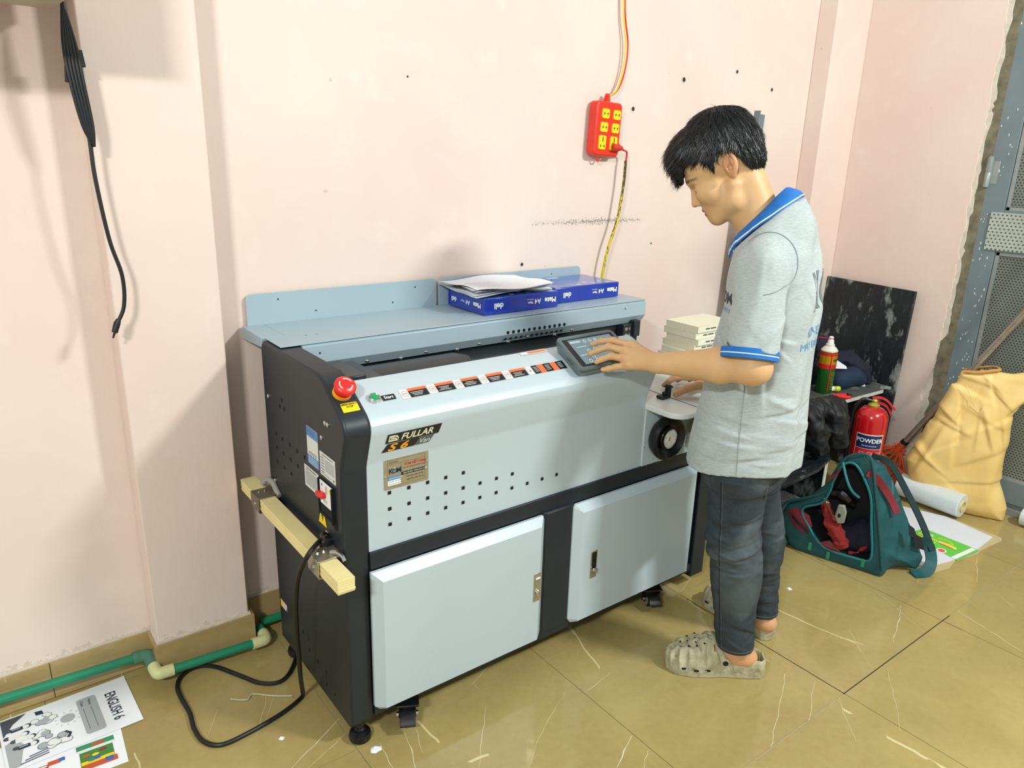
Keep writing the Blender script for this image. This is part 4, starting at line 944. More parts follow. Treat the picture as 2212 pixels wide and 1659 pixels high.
# polo shirt
def sect(tab, X, Y, Z):
    """signed distance to a stack of ellipses given per height: z, fc, a, b"""
    T = np.array(tab); dx, dy = X-PB.x, Y-PB.y
    fv = dx*PF.x+dy*PF.y; lv = dx*PL.x+dy*PL.y
    zc = np.clip(Z, T[0, 0], T[-1, 0]); fc = np.interp(zc, T[:, 0], T[:, 1]); a = np.interp(zc, T[:, 0], T[:, 2]); b = np.interp(zc, T[:, 0], T[:, 3])
    e = T[0, 4] if T.shape[1] > 4 else 2.0
    r_ = (np.abs((fv-fc)/a)**2.3+np.abs(lv/b)**2.3)**(1/2.3)
    return (r_-1)*np.minimum(a, b)*.85
CUFF_L = (Vector(W(.108, .172, 1.185)), Vector(W(.101, .228, .995))); CUFF_R = (Vector(W(.108, -.175, 1.19)), Vector((.665, -.195, .995)))
def make_shirt():
    f = Field((.18, -.55, .615), (.78, 0, 1.36), .0032, pad=.012)
    for a, b in (CUFF_L, CUFF_R):
        d = (b-a).normalized(); f.cap(a, b+d*.03, .058, .0625, k=.0)
        f.fn(lambda X, Y, Z: -((X-b.x)*d.x+(Y-b.y)*d.y+(Z-b.z)*d.z), sub=True, lo=np.array(b)-.11, hi=np.array(b)+.11)
        f.cap(b-d*.035, b+d*.03, .054, .0575, k=0, sub=True)
    tab = [(.63, .1135, .150, .186), (.70, .112, .148, .180), (.83, .108, .136, .160), (.95, .100, .127, .150), (1.065, .091, .117, .152), (1.15, .094, .110, .160), (1.21, .099, .100, .145), (1.25, .102, .088, .110), (1.29, .108, .072, .084), (1.34, .112, .062, .070)]
    f.fn(lambda X, Y, Z: np.maximum(sect(tab, X, Y, Z), Z-1.335), k=.012)
    f.cap(W(.098, .09, 1.210), W(.105, .160, 1.180), .056, .059, k=.035); f.cap(W(.098, -.09, 1.210), W(.105, -.160, 1.180), .056, .059, k=.035)
    f.cap(W(.075, .03, 1.262), W(.075, -.03, 1.262), .062, k=.03)
    # wrinkles
    sl, (X, Y, Z) = f.all()
    fv = (X-PB.x)*PF.x+(Y-PB.y)*PF.y; lv = (X-PB.x)*PL.x+(Y-PB.y)*PL.y
    low = np.clip((.98-Z)/.3, 0, 1); up_ = 1-low
    f.d += (.0026*low*np.sin(Z*95+6*np.sin(fv*9+lv*5)+vnoise(fv*14, lv*14, Z*8, 3)*2.5)*np.clip(vnoise(fv*9, lv*9, Z*7, 8)+.5, 0, 1)
            +.0038*vnoise(fv*16, lv*16, Z*11, 1)+.0024*up_*np.sin(fv*70+Z*25+lv*30+2*vnoise(fv*10, lv*10, Z*10, 6))).astype(np.float32)
    f.d += (.004*np.clip((.06-fv)/.08, 0, 1)*np.sin(lv*55+Z*6)).astype(np.float32)
    U_ = np.arctan2(lv, fv-.10)*.15+0*Z; ZZ = Z+0*U_
    am = np.clip((Z-.665)/.03, 0, 1)
    f.d += (am*(creases(U_, ZZ, 30, 2, (.10, .46, .68, .86), .0038, .010, (.05, .13), (-.3, .35))+creases(U_, ZZ, 14, 4, (.0, .46, .8, 1.15), .0042, .014, (.08, .22), (.9, 2.2))+creases(U_, ZZ, 12, 9, (-.1, .3, .86, 1.05), .004, .012, (.05, .14), (-.9, -.2)))).astype(np.float32)
    # hem
    f.fn(lambda X, Y, Z: Z-.0+0*X-(.640+.012*np.sin(((X-PB.x)*PF.x+(Y-PB.y)*PF.y)*14+1)) if False else (.640+.010*np.sin(((X-PB.x)*PF.x+(Y-PB.y)*PF.y)*14+1))-Z, sub=False, k=0) if False else None
    hz = .640+.010*np.sin(fv*14+1)+0*Z; f.d[:] = np.maximum(f.d, (hz-Z).astype(np.float32))
    ti = [(z, fc, a-.010, b-.010) for z, fc, a, b in tab]
    f.fn(lambda X, Y, Z: np.maximum(sect(ti, X, Y, Z), Z-.69), sub=True)
    # neck opening: everything above the collar line, and the hole itself
    nk = (1.262+(.141-fv)*1.02)+0*Z; hole = np.sqrt((fv-.135)**2+lv**2)+0*Z
    f.d[:] = np.maximum(f.d, np.where(hole < .105, (Z-nk), -1).astype(np.float32))
    f.cap(W(.120, 0, 1.24), W(.160, 0, 1.40), .058, .070, k=.003, sub=True)
    return f
t = NT('heather_grey_jersey')
mp = t.map((70, 70, 900)); c = t.ramp(t.noise(1, 3, .6, vec=mp), [(.25, (142, 151, 152)), (.5, (168, 176, 176)), (.75, (188, 194, 193))])
c = t.mix(.25, c, t.ramp(t.noise(14, 3), [(.3, (150, 160, 160)), (.7, (190, 196, 192))]))
t.color(c); t.b.inputs['Roughness'].default_value = .85; t.b.inputs['Specular IOR Level'].default_value = .15; t.b.inputs['Sheen Weight'].default_value = .15
t.bump(t.noise(700, 2), .2, .0006)
M_JER = t.m
shirt = fbuild('polo_shirt', make_shirt(), M_JER, MAN)
M_BLU = mat('blue_rib_knit', (22, 106, 186), .8, var=.08, vs=60, bump=.3, bs=600); M_RIBW = mat('white_rib_knit', (225, 232, 236), .8, var=.04)
from mathutils.bvhtree import BVHTree
def bvh(o): return BVHTree.FromObject(o, bpy.context.evaluated_depsgraph_get())
bpy.context.view_layer.update()
TS = bvh(shirt)
def hitw(T, o, root, d):
    """ray in world space against an object whose local frame is world minus root"""
    h = T.ray_cast(Vector(o)-root, Vector(d).normalized()); return (h[0]+root, h[1]) if h[0] else (None, None)
RT = Vector((PB.x, PB.y, 0))
for (a, b) in (CUFF_L, CUFF_R):
    d = (b-a).normalized(); Mc = frame(b, d.orthogonal(), d.cross(d.orthogonal()))
    if Mc.to_3x3().col[2].dot(d) < 0: Mc = frame(b, d.cross(d.orthogonal()), d.orthogonal())
    for z0, z1, r_, m_, nm in ((-.003, .0225, .0668, M_BLU, 'sleeve_band'), (.0095, .0140, .0676, M_RIBW, 'sleeve_stripe')):
        prof = [(.058, z0), (r_, z0+.001), (r_+.0006, (z0+z1)/2), (r_, z1-.001), (.058, z1)]
        build(nm, MB().lathe(prof, 40, 0, Mc, cap=False), m_, shirt)
# collar
def collar():
    n = 60; rows = []
    prof = [(0, .0), (.30, .002), (.6, .001), (.86, .0), (1, -.001)]
    P = []
    for i in range(n+1):
        th = R(-158+316*i/n)                       # 0 at the back
        c_, s_ = cos(th), sin(th)                  # c_=1 back
        fr = (1-c_)/2
        top = Vector(W(.141-.052*c_, .057*s_, 1.303+.062*c_))
        out = (PF*(-c_)+PL*s_).normalized(); wdt = .030+.022*min(1, abs(th)/1.7)
        bot = Vector(W(.141-.070*c_, .082*s_, 1.300+.060*c_-wdt))
        if i in (0, n): bot += Vector((0, 0, -.010))
        for k in range(40):     # lift the lower edge until it lies on the cloth
            h_ = TS.find_nearest(bot-RT)
            if h_[0] is None or (bot-RT-h_[0]).dot(h_[1]) > .003: break
            bot += (out*.7+Vector((0, 0, .7)))*.002
        P.append((top, bot, out))
    def strip(t0, t1, off, th_=.0035):
        g = []
        for top, bot, out in P:
            row = []
            for k in range(5):
                u = t0+(t1-t0)*k/4; row.append(top.lerp(bot, u)+out*(off+.008*sin(u*pi))+Vector((0, 0, .004*sin(u*pi))))
            for k in range(4, -1, -1):
                u = t0+(t1-t0)*k/4; row.append(top.lerp(bot, u)+out*(off-th_+.006*sin(u*pi)))
            g.append(row)
        m_ = MB().grid(g, closed=True); w_ = 10
        m_.f.append(list(range(w_))); m_.mi.append(0); m_.f.append(list(range(n*w_, (n+1)*w_))); m_.mi.append(0)
        return m_
    co = build('collar', strip(0, 1, .003), M_BLU, shirt, ang=50)
    build('collar_stripe', strip(.80, .885, .0042, .002), M_RIBW, co, ang=50)
    build('inner_stand', MB().grid([[P[i][0]+P[i][2]*(-.004), P[i][0].lerp(P[i][1], .6)+P[i][2]*(-.012)] for i in range(n+1)]), M_BLU, co)
collar()
# armhole and side seams laid on the cloth
def on_shirt(f_, l_, z_, d=PL, side=1):
    o = Vector(W(f_, l_, z_))+d*.4*side; p, nn = hitw(TS, o, RT, -d*side); return (p+nn*.0006 if p else p), nn
M_SEAM = mat('seam_grey', (128, 138, 140), .9, var=0)
def seam(fn, name='seam', r_=.0011, m_=M_SEAM, par=shirt):
    pts = [p for p in fn if p is not None]
    if len(pts) > 2: build(name, MB().tube(smooth_pts(pts, 3), r_, 6), m_, par)
arm = []
for i in range(17):
    a = R(-78+216*i/16); f_, z_ = .098-.068*cos(a)*1.0, 1.150+.082*sin(a)
    p, nn = on_shirt(f_, 0, z_, d=(PL+Vector((0, 0, .25))).normalized()); arm.append(p+nn*.0003 if p else None)
seam(arm)
seam([on_shirt(.105+.006*sin(z*9), 0, z)[0] for z in np.linspace(.65, .98, 50)], r_=.0009)
# prints: chest logo, big grey letters and small blue writing on the back
def wrap(o, d, T=TS, root=RT, lift=.0012):
    """shrink a flat print onto the cloth along direction d"""
    off = wloc(o)
    for v in o.data.vertices:
        w_ = v.co+off; h = T.ray_cast(w_-d*.3-root, d)
        if h[0]: v.co = h[0]+root-d*lift-off
def cloth_print(s_, f_, l_, z_, U, size, m_, d, **k):
    V = Vector((0, 0, 1)); M_ = frame(Vector(W(f_, l_, z_))-Vector(d)*.25, U, V)
    o = lettering(s_, M_, size, m_, shirt, name='printed_letters', **k)
    bm = bmesh.new(); bm.from_mesh(o.data); bmesh.ops.triangulate(bm, faces=bm.faces[:])
    for _ in range(2):
        es = [e for e in bm.edges if e.calc_length() > .012]
        if es: bmesh.ops.subdivide_edges(bm, edges=es, cuts=1)
    bm.to_mesh(o.data); bm.free(); wrap(o, Vector(d).normalized()); return o
G1 = mat('print_slate', (112, 122, 124), .7, var=0); B1 = mat('print_blue', (78, 150, 196), .7, var=0); D1 = mat('print_dark', (52, 62, 70), .7, var=0)
cloth_print('KOM', -.02, .080, 1.115, -PL, .135, G1, PF, sx=.95, bold=.002)
cloth_print('KING OFFICE', -.02, .078, 1.018, -PL, .034, B1, PF)
cloth_print('MÁY BÀN', -.02, .105, .985, -PL, .027, B1, PF)
cloth_print('KOM', .2, .080, 1.09, PL, .042, D1, -PF, align='CENTER', bold=.0006)
cloth_print('KING OFFICE', .2, .080, 1.060, PL, .013, B1, -PF, align='CENTER')

# jeans
LEGL = [W(.112, .083, .66), W(.098, .092, .42), W(.056, .086, .06)]; LEGR = [W(.108, -.083, .66), W(.070, -.112, .42), (.637, -.290, .06)]
def make_jeans():
    f = Field((.25, -.56, .06), (.76, -.08, .78), .0032, pad=.01)
    tab = [(.56, .11, .110, .140), (.64, .108, .124, .155), (.72, .108, .118, .150), (.78, .108, .11, .14)]
    f.fn(lambda X, Y, Z: np.maximum(np.maximum(sect(tab, X, Y, Z), Z-.77), .60-Z))
    for (h_, k_, a_), nz in ((LEGL, 2), (LEGR, 7)):
        f.cap(h_, k_, .086, .065, k=.035); f.cap(k_, a_, .0655, .0525, k=.03)
        f.ell(Vector(k_).lerp(Vector(a_), .25)-PF*.012, (.060, .060, .10), k=.04)
    sl, (X, Y, Z) = f.all(); fv = (X-PB.x)*PF.x+(Y-PB.y)*PF.y; lv = (X-PB.x)*PL.x+(Y-PB.y)*PL.y
    near = np.exp(-((Z-.42)/.10)**2)+.9*np.exp(-((Z-.15)/.07)**2)+.3
    msk = np.clip(.25+1.3*vnoise(fv*11, lv*11, Z*9, 5), 0, 1)
    wr = .0042*np.sin(Z*88+fv*38*np.sign(lv+.01)+4.5*vnoise(fv*8, lv*8, Z*7, 3))*msk+.0030*np.sin(Z*150-fv*60+4*vnoise(fv*10, lv*10, Z*11, 13))*np.clip(.1+1.2*vnoise(fv*12, lv*12, Z*12, 21), 0, 1)
    sgn = np.where(lv > 0, 1., -1.)+0*Z; lc = np.where(lv > 0, .09, -.10); U_ = np.arctan2(lv-lc, fv-.09+.04*(.42-Z))*.07+0*Z
    CR = np.where(lv > 0, creases(U_, Z+0*U_, 26, 3, (-.22, .22, .28, .52), .0055, .010, (.05, .13), (-.45, .45))+creases(U_, Z+0*U_, 14, 6, (-.22, .22, .10, .2), .0055, .009, (.05, .12), (-.6, .6)), creases(U_, Z+0*U_, 40, 13, (-.22, .22, .10, .55), .0055, .010, (.05, .13), (-.5, .5)))
    CR = CR+creases(fv*1.0+0*Z, Z+0*U_, 10, 23, (-.05, .2, .45, .64), .004, .012, (.06, .14), (-.9, .2))
    f.d += (near*wr*.5+.0028*vnoise(fv*18, lv*18, Z*11, 9)+CR).astype(np.float32)
    cutz = np.where(lv > 0, .095, .083)+0*Z; f.d[:] = np.maximum(f.d, (cutz-Z).astype(np.float32))
    for (h_, k_, a_) in (LEGL, LEGR): f.cap(Vector(a_)+Vector((0, 0, -.02)), Vector(a_)+Vector((0, 0, .06)), .041, .041, k=0, sub=True)
    return f
t = NT('washed_black_denim')
wv = t.noise(1, 3, .6, vec=t.map((500, 500, 90))); c = t.ramp(t.noise(5, 4, .6, dist=.5), [(.28, (26, 31, 36)), (.5, (46, 53, 58)), (.72, (92, 100, 102))])
c = t.mix(t.math('MULTIPLY', wv, .35), c, (92, 100, 104)); t.color(c); t.b.inputs['Roughness'].default_value = .85; t.b.inputs['Specular IOR Level'].default_value = .2
t.bump(t.noise(900, 2), .3, .0006)
jeans = fbuild('jeans', make_jeans(), t.m, MAN)
bpy.context.view_layer.update(); TJ = bvh(jeans)
M_THR = mat('denim_thread', (92, 96, 98), .9, var=0); M_DK = mat('denim_seam_dark', (20, 24, 28), .9, var=0)
def on_j(f_, z_, d=PL):
    o = Vector(W(f_, 0, z_))+d*.4; p, nn = hitw(TJ, o, RT, -d); return p+nn*.0006 if p else None
seam([on_j(.135-.10*(.62-z)**1.2, z) for z in np.linspace(.62, .11, 60)], 'side_seam', .0007, M_THR, jeans)
seam([on_j(.139-.10*(.62-z)**1.2, z) for z in np.linspace(.62, .11, 60)], 'side_seam', .0011, M_DK, jeans)
d_ = (PL*.75-PF*.66).normalized()
def on_b(l_, z_): 
    o = Vector(W(.0, l_, z_))-PF*.0+d_*.5; p, nn = hitw(TJ, o, RT, -d_); return p+nn*.0005 if p else None
pk = [(.165, .66), (.162, .60), (.150, .575), (.105, .553), (.060, .575), (.050, .60), (.048, .66)]
for off in (0, .006): seam([on_b(l_*(1-off*2)+off*.2, z_+off) for l_, z_ in pk], 'pocket_stitching', .0009, M_THR, jeans)
for c_, zz in (((LEGL[2]), .106), ((LEGR[2]), .094)):
    C_ = Vector((c_[0], c_[1], zz)); pts = []
    for i in range(25):
        a = 2*pi*i/24; dd_ = Vector((cos(a), sin(a), 0)); p, nn = hitw(TJ, C_+dd_*.12+Vector((0, 0, 0)), RT, -dd_)
        if p: pts.append(p+nn*.0004)
    if len(pts) > 10: build('hem_stitching', MB().tube(pts, .0009, 6), M_THR, jeans)

# clogs
def make_clog(heel, toe):
    heel = Vector(heel); toe = Vector(toe); d = (toe-heel); Lc = d.length; d.normalize(); s_ = Vector((-d.y, d.x, 0))
    f = Field((min(heel.x, toe.x)-.05, min(heel.y, toe.y)-.05, -.002), (max(heel.x, toe.x)+.05, max(heel.y, toe.y)+.05, .125), .0019, pad=.006)
    def loc(X, Y): return ((X-heel.x)*d.x+(Y-heel.y)*d.y)/Lc, ((X-heel.x)*s_.x+(Y-heel.y)*s_.y)
    wx = [-.03, .0, .05, .2, .4, .6, .75, .88, .97, 1.02, 1.06]; ww = [0, .020, .034, .039, .040, .049, .053, .049, .034, .018, 0]
    hx = [-.03, 0, .1, .3, .42, .5, .56, .62, .75, .9, 1.0, 1.05]; hh = [.040, .052, .060, .058, .066, .092, .106, .100, .082, .066, .046, .030]
    def outer(X, Y, Z):
        u, v = loc(X, Y); w_ = np.interp(u, wx, ww); h_ = np.interp(u, hx, hh)
        a_ = np.clip((u-.40)*5, 0, 1); ex = 2.4*a_+5.0*(1-a_)
        ra = np.abs(v)/np.maximum(w_+.003, .004); rz = np.maximum(Z-.010, 0)/np.maximum(h_-.008, .01)
        q = ((ra**3.2+rz**ex)**(1/ (.5*(3.2+ex)))-1)*np.minimum(w_+.003, h_)*.75
        du = np.maximum(-u*Lc-.004, (u-1.012)*Lc)
        return np.maximum(np.maximum(q, du), -Z)
    f.fn(outer)
    sl, (X, Y, Z) = f.all(); u, v = loc(X, Y); uu = u*Lc
    # star facets pressed into the foam
    tri = lambda q: np.abs(q-np.floor(q)-.5)*2
    w2 = v+.5*np.sign(v+1e-6)*Z; fac = tri(uu/.026)+tri((uu*.5+w2*.87)/.026)+tri((uu*.5-w2*.87)/.026)
    f.d += (.0042*(fac-1.55)*np.clip((Z-.014)/.008, 0, 1)*np.clip((u-.52)*8, .35, 1)).astype(np.float32)
    # foot opening
    def inner(X, Y, Z):
        u, v = loc(X, Y); w_ = np.interp(u, wx, ww)-.008; top = np.interp(u, [0, .45, .54, .56], [.022, .022, .03, .2])
        return np.maximum(np.maximum(np.abs(v)-w_, top-Z), np.maximum((.02-u)*Lc, (u-.60)*Lc-.01-(Z-.09)*.7))
    f.fn(inner, k=.004, sub=True)
    hollow = lambda X, Y, Z: (lambda u, v: np.maximum(np.maximum(np.abs(v)-(np.interp(u, wx, ww)-.012), np.abs(Z-.036)-.014), np.maximum((.5-u)*Lc, (u-.93)*Lc)))(*loc(X, Y))
    f.fn(hollow, k=.003, sub=True)
    return f, heel, d, s_, Lc
t = NT('beige_foam'); c = t.ramp(t.noise(38, 4, .6), [(.3, (150, 142, 112)), (.65, (184, 178, 146))]); t.color(c); t.b.inputs['Roughness'].default_value = .6; t.bump(t.noise(120, 3), .2, .001); M_FOAM = t.m
for hl, to in (((.490, -.408, 0), (.286, -.220, 0)), ((.648, -.330, 0), (.664, -.070, 0))):
    fl_, heel, d, s_, Lc = make_clog(hl, to)
    cl_ = fbuild('clog', fl_, M_FOAM, MAN)
    bpy.context.view_layer.update(); TC = bvh(cl_); hb = MB()
    for a_, b_ in ((.64, -.022), (.64, .0), (.64, .022), (.72, -.030), (.72, -.011), (.72, .011), (.72, .030), (.80, -.024), (.80, 0), (.80, .024), (.87, -.014), (.87, .014)):
        p, nn = hitw(TC, heel+d*(a_*Lc)+s_*b_+Vector((0, 0, .2)), RT, Vector((0, 0, -1)))
        if p:
            nn = (nn+Vector((0, 0, 1.5))).normalized(); disc(hb, frame(p+nn*.0012, d, nn.cross(d)), .0036, k=10)
    for a_ in (.60, .72, .84):
        for q in (-1, 1):
            p, nn = hitw(TC, heel+d*(a_*Lc)+s_*(q*.15)+Vector((0, 0, .026)), RT, s_*(-q))
            if p: nn = (nn*.3+s_*q).normalized(); hb.prism(rrect(.015, .007, .003), 0, .0004, frame(p+nn*.0010, d, nn.cross(d)))
    vh_ = build('vent_openings', hb, M_HOLE, cl_, smooth=False); vh_['kind'] = 'stuff'
    g_ = []
    for i in range(19):
        a = pi*i/18; c0 = heel+d*(Lc*(.44+.09*sin(a)))+s_*(.047*cos(a))+Vector((0, 0, .052+.054*sin(a)**.8)); o_ = (s_*cos(a)+Vector((0, 0, 1))*sin(a)).normalized(); t_ = (d*.9+Vector((0, 0, .35))).normalized()
        g_.append([c0+t_*a_+o_*b_ for a_, b_ in ((-.0115, 0), (-.0095, .0035), (0, .0045), (.0095, .0035), (.0115, 0), (.0095, -.002), (-.0095, -.002))])
    sb_ = build('heel_strap', MB().grid(g_, closed=True), M_FOAM, cl_)
    for q in (-1, 1):
        p = heel+d*(Lc*.43)+s_*(.047*q)+Vector((0, 0, .054)); Mr = frame(p, d, Vector((0, 0, 1)) if True else d)
        Mr = frame(p, d*(1 if q < 0 else -1)*-1, (0, 0, 1)); zdir = Mr.to_3x3().col[2]
        if zdir.dot(s_*q) < 0: Mr = frame(p, d*(1 if q < 0 else -1), (0, 0, 1))
        build('rivet', MB().lathe([(.0135, -.004), (.0135, .0035), (.0115, .0055), (.0085, .0055), (.008, .004)], 22, 0, Mr), M_FOAM, cl_)
        build('rivet_button', MB().lathe([(.0078, .003), (.0076, .0062), (.004, .007), (.0005, .0071)], 18, 0, Mr), M_RUB, cl_)

# ------------------------------------------------------------------ things around the machine
def poly_sdf(P, x, y):
    P = np.array(P, float); d = np.full(np.broadcast(x, y).shape, 1e9); ins = np.zeros(d.shape, bool); j = len(P)-1
    for i in range(len(P)):
        a, b = P[i], P[j]; ex, ey = b-a; wx, wy = x-a[0], y-a[1]; h = np.clip((wx*ex+wy*ey)/(ex*ex+ey*ey+1e-12), 0, 1)
        d = np.minimum(d, (wx-ex*h)**2+(wy-ey*h)**2)
        c = ((a[1] > y) != (b[1] > y)) & (x < (b[0]-a[0])*(y-a[1])/(b[1]-a[1]+1e-12)+a[0]); ins ^= c; j = i
    return np.where(ins, -1, 1)*np.sqrt(d)
def crumple(X, Y, Z, s=1, seed=0):
    a = np.abs(vnoise(X*18*s, Y*18*s, Z*18*s, seed)); b = np.abs(vnoise(X*41*s, Y*41*s, Z*41*s, seed+1))
    return 1-a-.5*b

# cables hanging at upper left from the wall unit
M_CAB = mat('black_cable', (16, 18, 20), .45, var=.1)
ub = thing('wall_unit', 'beige box mounted high on the wall at upper left with black cables under it', 'wall box', (-1.3, .5, 1.70))
build('casing', MB().box(-1.7, -.955, .27, .556, 1.693, 2.1), mat('beige_casing', (196, 190, 172), .5), ub, bevel=.006)
build('base_lip', MB().box(-1.69, -.965, .28, .55, 1.688, 1.693), mat('beige_casing_dark', (180, 172, 152), .5), ub)
cb = thing('hanging_cable', 'bundle of black cables hanging down the left pilaster to a bare tip', 'cable', (-.94, .52, 1.0))
m_ = MB(); rr = random.Random(4); Yc = .515
main = [(-.950, Yc, 1.70), (-.948, Yc, 1.62), (-.951, Yc, 1.56), (-.936, Yc, 1.45), (-.934, Yc, 1.35), (-.922, Yc, 1.215), (-.905, Yc, 1.13), (-.909, Yc, 1.06), (-.928, Yc, 1.018)]
build('cable', MB().tube(smooth_pts(main, 8), .0045, 8), M_CAB, cb)
for k in range(5):
    o = -.014+.007*k; p = [(-.952, Yc, 1.70), (-.950+o*.8, Yc-.006, 1.62), (-.946+o*.9, Yc-.008, 1.55), (-.936+o*.7, Yc-.006, 1.46), (-.928, Yc-.003, 1.415)]
    build('cable_loop', MB().tube(smooth_pts(p, 6), .0034, 7), M_CAB, cb)
build('cable_tip', MB().tube([(-.924, Yc, 1.028), (-.929, Yc, 1.018), (-.936, Yc, .998)], [.0055, .008, .007], 10).tube([(-.936, Yc, .998), (-.941, Yc, .985)], [.003, .002], 6), M_CAB, cb)
for x_, z_, a_ in ((-.937, 1.592, .1), (-.955, 1.560, -.1)): build('tape_tag', MB().prism(rrect(.022, .034, .002), -.004, .004, frame((x_, Yc-.004, z_), (cos(a_), 0, sin(a_)), (-sin(a_), 0, cos(a_)))), M_CAB, cb, bevel=.0015)

# red extension socket on the wall with its wires
M_RED2 = mat('orange_red_plastic', (226, 52, 28), .35, var=.05); M_YELP = mat('yellow_socket', (246, 208, 20), .4, var=.02)
pw = thing('power_strip', 'red extension socket block with six yellow outlets hanging on the wall', 'power strip', (.705, .61, 1.52))
Mp = frame((.7055, .598, 1.516), Vector((1, .05, -.045)), Vector((.075, 0, 1)))
build('casing', MB().prism(rrect(.128, .182, .016), -.040, 0, Mp), M_RED2, pw, bevel=.006, seg=3)
bs = MB()
for z_ in (-.045, .045): bs.prism(rrect(.130, .004, .001, cy=z_), -.038, -.002, Mp)
build('casing_rib', bs, M_RED2, pw)
for i, (u, v, big) in enumerate(((-.022, .050, 0), (.035, .050, 0), (-.025, .005, 0), (.033, .005, 0), (-.028, -.046, 1), (.030, -.046, 1))):
    w_, h_ = .036, (.048 if big else .033)
    so = build('outlet', MB().prism(rrect(w_, h_, .007, cx=u, cy=v), -.004, .0045, Mp), M_YELP, pw, bevel=.0015)
    hl = MB()
    for s_ in (-1, 1): hl.add([(u+s_*.0105, v-(.012 if big else 0)+a_, .0048) if j else (u+s_*.004, v-(.012 if big else 0), .0048) for j, a_ in ((1, .0055), (1, -.0055), (0, 0))], [(0, 1, 2)], 0, Mp)
    if big: decal(hl, Mp, .004, .016, 0, .0048, u, v+.011)
    build('outlet_holes', hl, M_HOLE, so, smooth=False)
build('cord_gland', MB().lathe([(.013, -.01), (.011, .004), (.0125, .006), (.010, .010), (.0115, .012), (.009, .016), (.0105, .018), (.008, .022), (.009, .024), (.006, .028)], 16, 0, frame(Mp @ Vector((.0, .090, -.02)), Mp.to_3x3().col[2], Mp.to_3x3().col[0])), M_RED2, pw)
build('hook_loop', MB().tube([Mp @ Vector((-.018+.012*cos(a), -.095-.014*sin(a), -.02)) for a in np.linspace(0, pi, 9)], .0028, 8), M_RED2, pw)
build('label_bar', MB().prism(rrect(.03, .012, .002, cx=.006, cy=.075), 0, .0008, Mp), M_RED2, pw)
M_WR, M_WY = mat('red_wire', (206, 30, 26), .4, var=0), mat('yellow_wire', (236, 196, 30), .4, var=0)
gl = Mp @ Vector((0, .115, -.02))
for dx, m2 in ((.0022, M_WR), (-.0026, M_WY)):
    build('supply_wire', MB().tube(smooth_pts([gl+Vector((dx*.3, 0, -.01)), (.756+dx, .618, 1.65), (.786+dx*2.0, .622, 1.715), (.792+dx*2.3, .622, 1.80), (.770+dx*1.4, .622, 1.90), (.758+dx, .622, 2.05)], 8), .0027, 7), m2, pw)
pc = thing('plug_cord', 'yellow and black striped cord plugged into the red socket and dropping behind the blue ream', 'cord', (.77, .6, 1.0))
pl0 = Mp @ Vector((.020, -.058, .008)); pl1 = Mp @ Vector((.060, -.060, .018))
build('plug', MB().tube([pl0, pl0.lerp(pl1, .3), pl0.lerp(pl1, .8), pl1], [.014, .0125, .010, .007], 14).tube([pl0.lerp(pl1, .55), pl0.lerp(pl1, .62)], .0125, 14), mat('brick_red_plug', (196, 52, 30), .45), pc)
build('wire', MB().tube(smooth_pts([pl1, pl1+Vector((.008, 0, -.006)), (.806, .60, 1.44), (.806, .602, 1.40)], 6), .0035, 8), M_WR, pc)
t = NT('striped_cord'); nz = t.noise(1, 3, .7, vec=t.map((150, 150, 45))); sp2 = t.n('SeparateXYZ'); t.l(t.coord(), sp2.inputs[0])
hgt = t.math('MULTIPLY', t.math('SUBTRACT', sp2.outputs[2], .02), .55)
t.color(t.mix(t.math('GREATER_THAN', t.math('ADD', nz, hgt), .62), (206, 184, 20), (60, 56, 22))); t.b.inputs['Roughness'].default_value = .5
build('striped_sleeve', MB().tube(smooth_pts([(.806, .602, 1.412), (.801, .60, 1.33), (.789, .60, 1.241), (.776, .60, 1.185), (.748, .602, 1.107), (.730, .605, 1.02), (.722, .61, .90)], 8), .0052, 9), t.m, pc)

# slim grey trunking leaning on the wall behind the man
lb = thing('metal_strip', 'slim grey metal channel leaning on the wall behind the man', 'metal strip', (1.50, .60, 0))
Mb = frame((1.475, .585, .0), (1, .0, -.045), (.045, .0, 1)); q = MB()
q.box(-.032, .032, 0, 1.61, -.002, .002, 0, Mb); q.box(-.034, -.030, 0, 1.62, -.004, .026, 0, Mb); q.box(.030, .034, 0, 1.61, -.018, .002, 0, Mb)
build('channel', q, M_GREY, lb, bevel=.0008)

